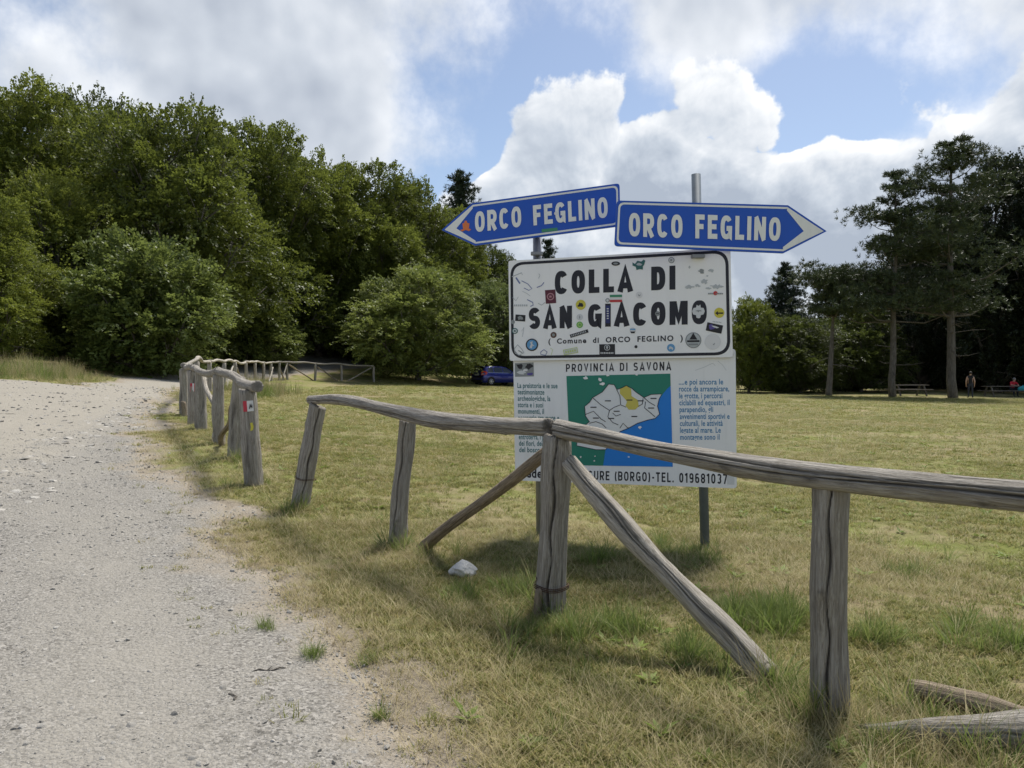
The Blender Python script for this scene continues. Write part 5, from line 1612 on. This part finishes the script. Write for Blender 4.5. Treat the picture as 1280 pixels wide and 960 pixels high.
# ------------------------------------------------------------------ picnic tables and people
def picnic_table(px, Y, L, rz, label):
    x = (px - 640) / FPX * Y
    root = empty('picnic_table', (x, Y, G(x, Y)), rz)
    for i in range(4): MB().box((0, -.29 + i * .193, .745), (L, .18, .045)).build('top_plank', M['table_wood'], root, bevel=.006)
    for s in (-1, 1):
        for j in (0, 1): MB().box((0, s * (.66 + j * .15), .44), (L, .14, .045)).build('bench_plank', M['table_wood'], root, bevel=.006)
    for e in (-1, 1):
        for s in (-1, 1):
            MB().box((e * (L / 2 - .35), s * .42, .36), (.09, .09, .80), Matrix.Rotation(s * R(26), 3, 'X')).build('leg', M['table_wood'], root)
        MB().box((e * (L / 2 - .35) + .07, 0, .395), (.05, 1.55, .09)).build('bench_bearer', M['table_wood'], root)
    tag(root, label, 'table', 'picnic tables')
    return root
T1 = picnic_table(1136, 54.5, 2.6, R(4), 'empty wooden picnic table behind the layered pine')
T2 = picnic_table(1262, 53.5, 3.5, R(-2), 'wooden picnic table by the right edge where a person in red sits')

def person(name, root, J, E, rad, mats, bone_mat, hair_mat, hair_c):
    me = bpy.data.meshes.new(name)
    names = list(J)
    idx = {n: i for i, n in enumerate(names)}
    me.from_pydata([J[n] for n in names], [(idx[a], idx[b_]) for a, b_ in E], [])
    ob = bpy.data.objects.new('tmp', me); col.objects.link(ob)
    md = ob.modifiers.new('skin', 'SKIN'); md.use_smooth_shade = True
    for i, n in enumerate(names):
        r = rad.get(n, .04)
        me.skin_vertices[0].data[i].radius = (r, r) if not isinstance(r, tuple) else r
    me.skin_vertices[0].data[idx['pelvis']].use_root = True
    s2 = ob.modifiers.new('sub', 'SUBSURF'); s2.levels = 2; s2.render_levels = 2
    dg = bpy.context.evaluated_depsgraph_get()
    out = bpy.data.meshes.new_from_object(ob.evaluated_get(dg))
    bpy.data.objects.remove(ob)
    out.materials.clear()
    for m_ in mats: out.materials.append(m_)
    segs = [(Vector(J[a]), Vector(J[b_]), bone_mat(a, b_)) for a, b_ in E]
    for p in out.polygons:
        c = p.center; best = (9, 0)
        for a, b_, mi in segs:
            ab = b_ - a; t_ = max(0, min(1, (c - a).dot(ab) / (ab.length_squared + 1e-9)))
            d = (a + ab * t_ - c).length
            if d < best[0]: best = (d, mi)
        p.material_index = best[1]; p.use_smooth = True
    out.update()
    body = link('body', out, None, root)
    bm = bmesh.new(); bmesh.ops.create_uvsphere(bm, u_segments=16, v_segments=10, radius=.112)
    for v in bm.verts:
        v.co = Vector((v.co.x * .92, v.co.y * 1.05, v.co.z * 1.02 if v.co.z > 0 else v.co.z * .75))
    hm = bpy.data.meshes.new('hair'); bm.to_mesh(hm); bm.free()
    hm.polygons.foreach_set('use_smooth', [True] * len(hm.polygons))
    link('hair', hm, hair_mat, root, hair_c)
    return body

def hand(J, E, rad, side, wrist, d, out):
    """palm and five fingers"""
    w = Vector(J[wrist]); d = d.normalized(); out = out.normalized(); up = d.cross(out).normalized()
    pm = wrist + '_palm'; J[pm] = tuple(w + d * .06); E.append((wrist, pm)); rad[pm] = (.036, .022)
    for i, (o, l) in enumerate([(-.03, .065), (-.01, .075), (.01, .07), (.03, .055)]):
        a, b_ = f'{wrist}_f{i}a', f'{wrist}_f{i}b'
        J[a] = tuple(w + d * (.10 + l * .45) + up * o - out * .004); J[b_] = tuple(w + d * (.10 + l * .85) + up * o * .95 - out * .025)
        E += [(pm, a), (a, b_)]; rad[a] = .010; rad[b_] = .008
    a, b_ = f'{wrist}_ta', f'{wrist}_tb'
    J[a] = tuple(w + d * .07 - up * .055 - out * .01); J[b_] = tuple(w + d * .105 - up * .062 - out * .025)
    E += [(pm, a), (a, b_)]; rad[a] = .012; rad[b_] = .010

def base_rad():
    r = dict(pelvis=(.155, .115), spine=(.14, .105), chest=(.165, .115), neck=.055, jaw=(.07, .085), head=(.082, .10), crown=(.07, .08), nose=.012)
    for s in 'LR':
        r.update({'sh' + s: .065, 'el' + s: .044, 'wr' + s: .030, 'hip' + s: .098, 'kn' + s: .062, 'an' + s: .042, 'heel' + s: .04, 'toe' + s: .035})
    return r
def base_edges():
    E = [('pelvis', 'spine'), ('spine', 'chest'), ('chest', 'neck'), ('neck', 'jaw'), ('jaw', 'head'), ('head', 'crown'), ('head', 'nose')]
    for s in 'LR': E += [('chest', 'sh' + s), ('sh' + s, 'el' + s), ('el' + s, 'wr' + s), ('pelvis', 'hip' + s), ('hip' + s, 'kn' + s), ('kn' + s, 'an' + s), ('an' + s, 'toe' + s)]
    return E
def bones_mat(sleeve):
    def f(a, b_):
        n = (a, b_)
        if any(k in ('jaw', 'head', 'crown', 'nose') for k in n): return 0
        if any(k.startswith(('wr', 'el')) for k in n) and not (sleeve and b_.startswith('el')): return 0
        if any(k.startswith('toe') for k in n): return 3
        if any(k.startswith(('hip', 'kn')) for k in n): return 2
        return 1
    return f
# standing, seen from behind-left, arms hanging
x, Y = (1213 - 640) / FPX * 51.6, 51.6
pa = empty('person', (x, Y, G(x, Y)), R(-25))
J = dict(pelvis=(0, 0, .95), spine=(0, .01, 1.12), chest=(0, .02, 1.34), neck=(0, .03, 1.50), jaw=(.01, .05, 1.56), head=(.02, .05, 1.65), crown=(.02, .03, 1.72), nose=(.02, .15, 1.63))
for s, q in (('L', -1), ('R', 1)):
    J.update({'sh' + s: (q * .17, .02, 1.42), 'el' + s: (q * .25, -.02, 1.12), 'wr' + s: (q * .24, .06, .88), 'hip' + s: (q * .09, 0, .88), 'kn' + s: (q * .11, .03 + .02 * q, .48), 'an' + s: (q * .12, .0, .09), 'toe' + s: (q * .14, .16, .035)})
E, rd_ = base_edges(), base_rad()
for s, q in (('L', -1), ('R', 1)): hand(J, E, rd_, s, 'wr' + s, Vector((0, .25, -1)), Vector((q, 0, 0)))
person('standing_figure', pa, J, E, rd_, [M['skin'], M['shirt_black'], M['trouser'], M['plastic']], bones_mat(False), M['hair'], (.02, .03, 1.675))
tag(pa, 'person standing in a black sleeveless top beside the tallest pine, arms bare', 'person')
# seated at the far bench, leaning on the table
bx = T2.location + Vector((.62, .72, 0))
pb = empty('person', (bx.x, bx.y, T2.location.z), R(180))
J = dict(pelvis=(0, 0, .57), spine=(0, .06, .74), chest=(0, .16, .95), neck=(0, .22, 1.09), jaw=(0, .27, 1.14), head=(0, .29, 1.22), crown=(0, .27, 1.29), nose=(0, .39, 1.20))
for s, q in (('L', -1), ('R', 1)):
    J.update({'sh' + s: (q * .17, .16, 1.02), 'el' + s: (q * .26, .30, .84), 'wr' + s: (q * .12, .48, .81), 'hip' + s: (q * .10, .04, .55), 'kn' + s: (q * .13, .44, .53), 'an' + s: (q * .13, .42, .10), 'toe' + s: (q * .14, .58, .04)})
E, rd_ = base_edges(), base_rad()
for s, q in (('L', -1), ('R', 1)): hand(J, E, rd_, s, 'wr' + s, Vector((-q * .4, 1, -.08)), Vector((0, 0, 1)))
person('seated_figure', pb, J, E, rd_, [M['skin'], M['shirt_red'], M['trouser'], M['plastic']], bones_mat(True), M['hair_grey'], (0, .265, 1.245))
tag(pb, 'person in a red top sitting at the picnic table leaning on it', 'person')
# teal bag on the near bench
bm = bmesh.new(); bmesh.ops.create_icosphere(bm, subdivisions=3, radius=1)
for v in bm.verts:
    n_ = mnoise.noise(v.co * 1.7)
    v.co = Vector((v.co.x * .36 * (1 + .3 * n_), v.co.y * .15 * (1 + .2 * n_), max(-.13, v.co.z * .20 * (1 + .35 * n_) + .02 * v.co.x)))
me = bpy.data.meshes.new('bag'); bm.to_mesh(me); bm.free(); me.polygons.foreach_set('use_smooth', [True] * len(me.polygons))
bagp = T2.location + Vector((.48, -.73, .4625))
bag = empty('cloth_bag', bagp)
o = link('sack', me, M['teal_cloth'], bag, (0, 0, .13))
MB().tube([(-.12, 0, .26), (-.08, -.02, .36), (.06, .0, .37), (.12, .0, .25)], .014, 6).build('carry_strap', M['teal_cloth'], bag, True)
tag(bag, 'soft teal bag lying on the bench in front of the person in red', 'bag')

# ------------------------------------------------------------------ stones, twigs
def rock_mesh(name, seed, sub=3, flat=.6):
    bm = bmesh.new(); bmesh.ops.create_icosphere(bm, subdivisions=sub, radius=1)
    off = Vector((seed * 3.7, seed * 1.3, 0))
    for v in bm.verts:
        c = v.co.copy()
        n_ = mnoise.noise(c * .9 + off) * .5 + mnoise.noise(c * 2.4 + off) * .22
        c *= 1 + n_
        for (d, h) in [(Vector((.6, .3, .74)), .62), (Vector((-.7, .5, .5)), .66), (Vector((.2, -.8, .56)), .64), (Vector((-.4, -.5, .77)), .6)]:
            q = c.dot(d.normalized())
            if q > h: c -= d.normalized() * (q - h) * .85
        v.co = Vector((c.x, c.y, c.z * flat))
    me = bpy.data.meshes.new(name); bm.to_mesh(me); bm.free()
    return me
w = ground_at(579, 722)
o = link('white_stone', rock_mesh('white_stone', 4, 4, .62), M['white_stone'], None, (w.x, w.y + .05, G(w.x, w.y) + .055)); o.scale = (.10, .085, .115); o.rotation_euler = (0, .2, .4)
tag(o, 'pale angular stone lying in the grass left of the middle fence post', 'stone')
rt = random.Random(8)
for i, (px, py, L, a, lb) in enumerate([(337, 840, .16, .3, 'short dark twig lying on the gravel beside the grass edge'), (292, 873, .10, 2.2, 'tiny twig lying lowest on the grey gravel'), (8, 520, .35, .1, 'dark stick lying on the pale dirt near the left edge')]):
    g_ = ground_at(px, py)
    pts = []
    for q in range(6):
        f = q / 5 - .5
        pts.append((f * L, .012 * math.sin(q * 1.7 + i), .006 + .004 * math.sin(q * 2.1)))
    o = MB().tube(pts, [.0035, .005, .005, .0045, .004, .002], 6).tube([pts[2], (pts[2][0] + .03, pts[2][1] + .03, .014)], [.003, .0015], 5).build('fallen_twig', M['bark'], None, True, (g_.x, g_.y, float(gtop(g_.x, g_.y)[0]) + .006))
    o.rotation_euler = (0, 0, a)
    tag(o, lb, 'twig')

# ------------------------------------------------------------------ scattered ground cover
def scatter(name, protos, pos, rot, scl, idx, kind_label, cat):
    """one object whose geometry nodes put the given small meshes on points"""
    pc = bpy.data.collections.new(name + '_pieces')
    for i, (me, mt) in enumerate(protos):
        if not me.materials: me.materials.append(mt)
        ob = bpy.data.objects.new('%s_piece_%02d' % (name, i), me)
        pc.objects.link(ob)
    me = bpy.data.meshes.new(name)
    n = len(pos)
    me.vertices.add(n)
    me.vertices.foreach_set('co', np.asarray(pos, np.float32).ravel())
    a = me.attributes.new('rot', 'FLOAT_VECTOR', 'POINT'); a.data.foreach_set('vector', np.asarray(rot, np.float32).ravel())
    a = me.attributes.new('scl', 'FLOAT_VECTOR', 'POINT'); a.data.foreach_set('vector', np.asarray(scl, np.float32).ravel())
    a = me.attributes.new('idx', 'INT', 'POINT'); a.data.foreach_set('value', np.asarray(idx, np.int32))
    me.update()
    ob = link(name, me)
    ng = bpy.data.node_groups.new(name + '_scatter', 'GeometryNodeTree')
    ng.interface.new_socket('Geometry', in_out='INPUT', socket_type='NodeSocketGeometry')
    ng.interface.new_socket('Geometry', in_out='OUTPUT', socket_type='NodeSocketGeometry')
    N = ng.nodes; L = ng.links
    gi = N.new('NodeGroupInput'); go = N.new('NodeGroupOutput')
    ci = N.new('GeometryNodeCollectionInfo'); ci.inputs['Collection'].default_value = pc
    ci.inputs['Separate Children'].default_value = True; ci.inputs['Reset Children'].default_value = True
    iop = N.new('GeometryNodeInstanceOnPoints'); iop.inputs['Pick Instance'].default_value = True
    def na(nm, tp):
        q = N.new('GeometryNodeInputNamedAttribute'); q.data_type = tp; q.inputs['Name'].default_value = nm
        return [s for s in q.outputs if s.enabled and s.name == 'Attribute'][0]
    L.new(gi.outputs[0], iop.inputs['Points']); L.new(ci.outputs[0], iop.inputs['Instance'])
    L.new(na('idx', 'INT'), iop.inputs['Instance Index'])
    L.new(na('rot', 'FLOAT_VECTOR'), iop.inputs['Rotation'])
    L.new(na('scl', 'FLOAT_VECTOR'), iop.inputs['Scale'])
    L.new(iop.outputs[0], go.inputs[0])
    md = ob.modifiers.new('scatter', 'NODES'); md.node_group = ng
    tag(ob, kind_label, cat, kind='stuff')
    return ob

def blades(name, seed, n, h, spread, lean, width, curl=.5, hvar=.4):
    """a tuft of n curved blades"""
    rng = np.random.default_rng(seed)
    a = rng.uniform(0, 2 * math.pi, n); r = spread * np.sqrt(rng.uniform(0, 1, n))
    b0_ = np.c_[np.cos(a) * r, np.sin(a) * r, np.full(n, -.004)]
    hd = a + rng.normal(0, .9, n)
    dirv = np.c_[np.cos(hd), np.sin(hd), np.zeros(n)]
    sidev = np.c_[-np.sin(hd), np.cos(hd), np.zeros(n)]
    hh_ = h * (1 + rng.uniform(-hvar, hvar, n))
    ln = np.clip(lean + rng.normal(0, .22, n), 0, 1.5)
    pts = []
    S = [0, .35, .7, 1.0]
    p = b0_.copy(); ang_ = ln * .35
    prev_s = 0
    for s in S:
        if s > 0:
            ang_ = ln * .35 + ln * curl * s * 1.3
            p = p + (dirv * np.sin(ang_)[:, None] + np.array([0, 0, 1.0]) * np.cos(ang_)[:, None]) * (hh_ * (s - prev_s))[:, None]
            p[:, 2] = np.maximum(p[:, 2], .004 + .01 * rng.uniform(0, 1, n))
        prev_s = s
        pts.append(p.copy())
    W = [1.0, .95, .62, .08]
    wv = width * rng.uniform(.6, 1.3, n)
    V = np.zeros((n, 8, 3)); tip = np.zeros((n, 8))
    for i in range(4):
        V[:, 2 * i] = pts[i] - sidev * (wv * W[i] / 2)[:, None]; V[:, 2 * i + 1] = pts[i] + sidev * (wv * W[i] / 2)[:, None]
        tip[:, 2 * i:2 * i + 2] = S[i]
    F = []
    base_ = np.arange(n)[:, None] * 8
    for i in range(3): F.append(np.c_[base_ + 2 * i, base_ + 2 * i + 1, base_ + 2 * i + 3, base_ + 2 * i + 2])
    F = np.stack(F, 1).reshape(-1, 4)
    rr = np.repeat(rng.uniform(0, 1, n), 3)
    return np_mesh(name, V.reshape(-1, 3), F, {'rnd': ('FACE', rr), 'tip': ('POINT', tip.ravel())})

def rosette(name, seed, n, l, w):
    rng = np.random.default_rng(seed)
    V, F, T = [], [], []
    for i in range(n):
        a = 2 * math.pi * i / n + rng.normal(0, .3); L = l * rng.uniform(.6, 1.2); up = rng.uniform(.25, .9)
        d = np.array([math.cos(a), math.sin(a), up]); s = np.array([-math.sin(a), math.cos(a), 0])
        k = len(V)
        V += [d * .01, d * L * .45 + s * w * .5, d * L - np.array([0, 0, .25 * L]), d * L * .45 - s * w * .5]
        T += [0, .5, 1, .5]; F.append((k, k + 1, k + 2, k + 3))
    return np_mesh(name, np.array(V), np.array(F), {'rnd': ('FACE', rng.uniform(0, 1, n)), 'tip': ('POINT', np.array(T, float))})

rng = np.random.default_rng(77)
def wedge(n, r0, r1, a0=-.80, a1=.80):
    r = np.sqrt(rng.uniform(r0 * r0, r1 * r1, n)); a = rng.uniform(a0, a1, n)
    return r * np.sin(a), r * np.cos(a)
FL = np.array([(b385.x, b385.y), (b505.x, b505.y), (b690.x, b690.y), (b1035.x, b1035.y), (2.95, 1.52)])
F2 = np.array([(t_[0].x, t_[0].y) for t_ in tops])
def line_d(x, y, pl):
    d = np.full(len(x), 1e9)
    for i in range(len(pl) - 1):
        ax_, ay_ = pl[i]; ex, ey = pl[i + 1] - pl[i]
        t_ = np.clip(((x - ax_) * ex + (y - ay_) * ey) / (ex * ex + ey * ey), 0, 1)
        d = np.minimum(d, np.hypot(x - ax_ - t_ * ex, y - ay_ - t_ * ey))
    return d
def sstep(v, a, b_):
    t_ = np.clip((v - a) / (b_ - a), 0, 1); return t_ * t_ * (3 - 2 * t_)
def pack(x, y, s, sz=None, tilt=.12):
    z = gtop(x, y)
    n = len(x)
    rot = np.c_[rng.normal(0, tilt, n), rng.normal(0, tilt, n), rng.uniform(0, 6.28, n)]
    sz = s if sz is None else sz
    return np.c_[x, y, z], rot, np.c_[s, s, sz]
def cat_(*a):
    return [np.concatenate(q) for q in zip(*a)]
def in_meadow(x, y):
    """keeps off the woods' floor and the far track"""
    return (y < 57 + .0 * x) & ~((x < -9.5) & (y > 30))

# short mown grass
NG = 7
gp = [(blades('grass_piece', 500 + i, 22, [.028, .034, .042, .026, .048, .033, .058][i], .045, 1.0, .0045, .6), M['grass']) for i in range(NG)]
bands = []
for (n, r0, r1, s0) in [(42000, 1.8, 7.5, .95), (42000, 7.5, 16, 1.25), (42000, 16, 30, 1.9), (36000, 30, 58, 3.0)]:
    x, y = wedge(n, r0, r1)
    sd_ = track_sd(x, y)
    worn = fbm(x * .55, y * .55, 61)
    keepp = sstep(-sd_, -.05, .75) * (1 - .75 * sstep(worn, .56, .68)) + .02 * (sd_ < .6)
    bare = BARE(x, y) * .88
    k_ = (rng.uniform(0, 1, n) < keepp * (1 - bare)) & in_meadow(x, y)
    x, y = x[k_], y[k_]
    s = s0 * rng.uniform(.7, 1.3, len(x)) * (.75 + .5 * fbm(x * .8, y * .8, 62))
    sz = s * (.85 if r0 < 7 else .75 if r0 < 16 else .55)
    bands.append(pack(x, y, s, sz))
pos, rot, scl = cat_(*bands)
scatter('meadow_grass', gp, pos, rot, scl, rng.integers(0, NG, len(pos)), 'short mown meadow grass, green and straw coloured', 'grass')

# dry straw lying between
NS = 6
sp_ = [(blades('straw_piece', 540 + i, 13, [.10, .14, .12, .17, .09, .13][i], .07, 1.6, .0021, .35, .5), M['straw']) for i in range(NS)]
bands = []
for (n, r0, r1, s0) in [(13000, 1.8, 7.5, .75), (9000, 7.5, 16, .95), (7000, 16, 34, 1.5)]:
    x, y = wedge(n, r0, r1)
    sd_ = track_sd(x, y)
    edge = np.exp(-((sd_ + .45) / .55) ** 2)
    dry = fbm(x * .7, y * .7, 71)
    keepp = (sd_ < .25) * np.clip(.15 + .9 * BARE(x, y) * (rng.uniform(0, 1, n) < .6) + .8 * sstep(-y, -3.9, -2.6) * sstep(fbm(x * 1.3, y * 1.3, 73), .36, .55) + .75 * edge + .8 * sstep(dry, .48, .65), 0, 1) * sstep(-sd_, -.25, .15)
    k_ = (rng.uniform(0, 1, n) < keepp) & in_meadow(x, y)
    x, y = x[k_], y[k_]
    bands.append(pack(x, y, s0 * rng.uniform(.7, 1.35, len(x)), None, .1))
pos, rot, scl = cat_(*bands)
scatter('dry_straw', sp_, pos, rot, scl, rng.integers(0, NS, len(pos)), 'dry straw lying flat over the turf and along the track edge', 'straw')

# longer grass under the rails, round the posts and in odd clumps
NL = 5
lp = [(blades('long_grass_piece', 560 + i, 30, [.15, .20, .13, .23, .17][i], .05, .75, .0048, .7), M['lush']) for i in range(NL)]
lp += [(blades('dry_stalk_piece', 580 + i, 12, [.22, .28, .18][i], .06, .8, .0026, .6), M['straw']) for i in range(3)]
xs, ys, ss_ = [], [], []
x, y = wedge(26000, 2.0, 18)
d1 = line_d(x, y, FL); d2_ = line_d(x, y, F2)
sd_ = track_sd(x, y)
pch = fbm(x * 1.6, y * 1.6, 81)
pr_ = (.55 * np.exp(-(d1 / .30) ** 2) + .5 * np.exp(-(d2_ / .22) ** 2)) * sstep(pch, .36, .58) + .09 * sstep(fbm(x * .9, y * .9, 83), .62, .70)
for (px, Y) in ((687, 4.75), (1034, 3.36), (960, 3.75), (497, 6.5), (372, 7.75), (1180, 3.1), (882, 6.6), (319, 8.6)):
    bx_ = (px - 640) / FPX * Y
    pr_ = pr_ + .6 * np.exp(-(((x - bx_) ** 2 + (y - Y) ** 2) / .03))
pr_ = pr_ + .30 * sstep(-y, -3.3, -2.6) * sstep(x, .3, 1.2) * sstep(fbm(x * 2.2, y * 2.2, 85), .40, .58)
k_ = (rng.uniform(0, 1, len(x)) < pr_ * .42) & (sd_ < -.15)
x, y = x[k_], y[k_]
s = rng.uniform(.35, .85, len(x))
A1 = pack(x, y, s, None, .15); i1 = np.where(rng.uniform(0, 1, len(x)) < .62, rng.integers(0, NL, len(x)), rng.integers(NL, NL + 3, len(x)))
# distinct lush clumps
cl = [(945, 775, .34, 55), (1090, 800, .2, 22), (975, 770, .25, 25), (640, 740, .22, 25), (1235, 800, .3, 26), (870, 705, .22, 18), (840, 690, .25, 16), (750, 700, .25, 18), (575, 745, .18, 14), (1130, 720, .25, 16), (395, 820, .07, 10), (460, 828, .05, 7), (330, 788, .06, 8), (475, 898, .035, 8), (770, 790, .25, 30), (860, 820, .25, 24), (690, 800, .3, 26)]
cxs, cys, css = [], [], []
for (px, py, rr, n) in cl:
    g_ = ground_at(px, py)
    cxs.append(g_.x + rng.normal(0, rr * .45, n)); cys.append(g_.y + rng.normal(0, rr * .45, n)); css.append(rng.uniform(.5, 1.0, n) * min(1, .35 + rr * 2.4))
x, y, s = np.concatenate(cxs), np.concatenate(cys), np.concatenate(css)
A2 = pack(x, y, s, None, .15); i2 = rng.integers(0, NL, len(x))
cxs, cys, css = [], [], []
for (px, py, rr, n) in [(1034, 900, .13, 26), (960, 862, .13, 18), (1090, 930, .14, 22), (1180, 950, .16, 26), (1265, 950, .14, 20), (690, 765, .12, 20), (1000, 890, .12, 14), (1140, 890, .10, 12), (497, 685, .10, 14), (372, 640, .10, 14), (525, 695, .09, 10), (880, 690, .12, 12), (319, 604, .10, 12), (297, 575, .1, 10)]:
    g_ = ground_at(px, py)
    cxs.append(g_.x + rng.normal(0, rr * .6, n)); cys.append(g_.y + rng.normal(0, rr * .6, n)); css.append(rng.uniform(.55, 1.05, n))
x, y, s = np.concatenate(cxs), np.concatenate(cys), np.concatenate(css)
A3 = pack(x, y, s, None, .25); i3 = np.where(rng.uniform(0, 1, len(x)) < .4, rng.integers(0, NL, len(x)), rng.integers(NL, NL + 3, len(x)))
pos, rot, scl = cat_(A1, A2, A3)
scatter('long_grass', lp, pos, rot, scl, np.r_[i1, i2, i3], 'longer uncut grass and stalks round the fence posts and in clumps', 'grass')

# broad-leaved weeds
wp = [(rosette('weed_piece', 600 + i, 9, .09, .035), M['weed']) for i in range(4)]
x, y = wedge(2600, 2.2, 20)
k_ = (rng.uniform(0, 1, len(x)) < .15 + .85 * sstep(fbm(x * 1.2, y * 1.2, 91), .58, .68)) & (track_sd(x, y) < -.3)
x, y = x[k_], y[k_]
pos, rot, scl = pack(x, y, rng.uniform(.45, 1.1, len(x)))
scatter('meadow_weeds', wp, pos, rot, scl, rng.integers(0, 4, len(pos)), 'small broad-leaved weeds among the meadow grass', 'weeds')

# rough bank at the wood's edge, left
bp_ = [(blades('bank_grass_piece', 620 + i, 34, [.45, .6, .5][i], .16, .5, .010, .6), M['lush']) for i in range(3)] + [(blades('bank_stalk_piece', 630 + i, 26, [.6, .75, .5][i], .16, .42, .007, .55), M['straw']) for i in range(3)]
x = rng.uniform(-34, -8, 9000); y = rng.uniform(17, 31, 9000)
sd_ = track_sd(x, y)
k_ = (sd_ < -.15) & (rng.uniform(0, 1, len(x)) < np.exp(-((sd_ + 1.4) / 2.0) ** 2) * .8) & (line_d(x, y, np.array([(-7.2, 16.8), (-11, 28)])) > 1.2)
x, y, sd_ = x[k_], y[k_], sd_[k_]
s = rng.uniform(.5, 1.1, len(x)) * (.30 + .7 * sstep(-sd_, .3, 2.0))
pos, rot, scl = pack(x, y, s)
scatter('bank_grass', bp_, pos, rot, scl, rng.integers(0, 6, len(pos)), 'tall rough grass on the bank between the track and the shrubs', 'grass')

# loose stones on the track
pp = [(rock_mesh('pebble_piece', 20 + i, 2, [.55, .7, .45, .6, .8, .4][i]), M['pebble']) for i in range(6)]
bands = []
for (n, r0, r1, s0, s1, pw) in [(110000, 1.8, 6.5, .003, .0085, 1.7), (40000, 6.5, 14, .005, .016, 2.0), (9000, 1.8, 12, .007, .022, 2.6), (12000, 14, 30, .012, .04, 2.0)]:
    x, y = wedge(n, r0, r1)
    sd_ = track_sd(x, y)
    lo_ = fbm(x * .9, y * .9, 95)
    k_ = (sd_ > -.25) & (rng.uniform(0, 1, n) < (.35 + .65 * sstep(lo_, .38, .6)) * sstep(sd_, -.25, .3))
    x, y = x[k_], y[k_]
    s = s0 + (s1 - s0) * rng.uniform(0, 1, len(x)) ** pw
    P_ = pack(x, y, s, None, .5); P_[0][:, 2] += .006 + s * .15
    bands.append(P_)
# bigger flat stones along the rocky lip
lx, ly = [], []
for i in range(len(LIP) - 1):
    (ax_, ay_), (bx_, by_) = LIP[i], LIP[i + 1]
    n = int(150 * math.hypot(bx_ - ax_, by_ - ay_) / 2.5)
    t_ = rng.uniform(0, 1, n)
    lx.append(ax_ + (bx_ - ax_) * t_ + rng.normal(0, .32, n) - .15); ly.append(ay_ + (by_ - ay_) * t_ + rng.normal(0, .32, n) + .15)
x, y = np.concatenate(lx), np.concatenate(ly)
s = .016 + .060 * rng.uniform(0, 1, len(x)) ** 3.2
P_ = pack(x, y, s, s * .55, .2); P_[0][:, 2] += s * .05
bands.append(P_)
pos, rot, scl = cat_(*bands)
scatter('loose_stones', pp, pos, rot, scl, rng.integers(0, 6, len(pos)), 'loose pebbles and flat stones strewn over the gravel track', 'stones')
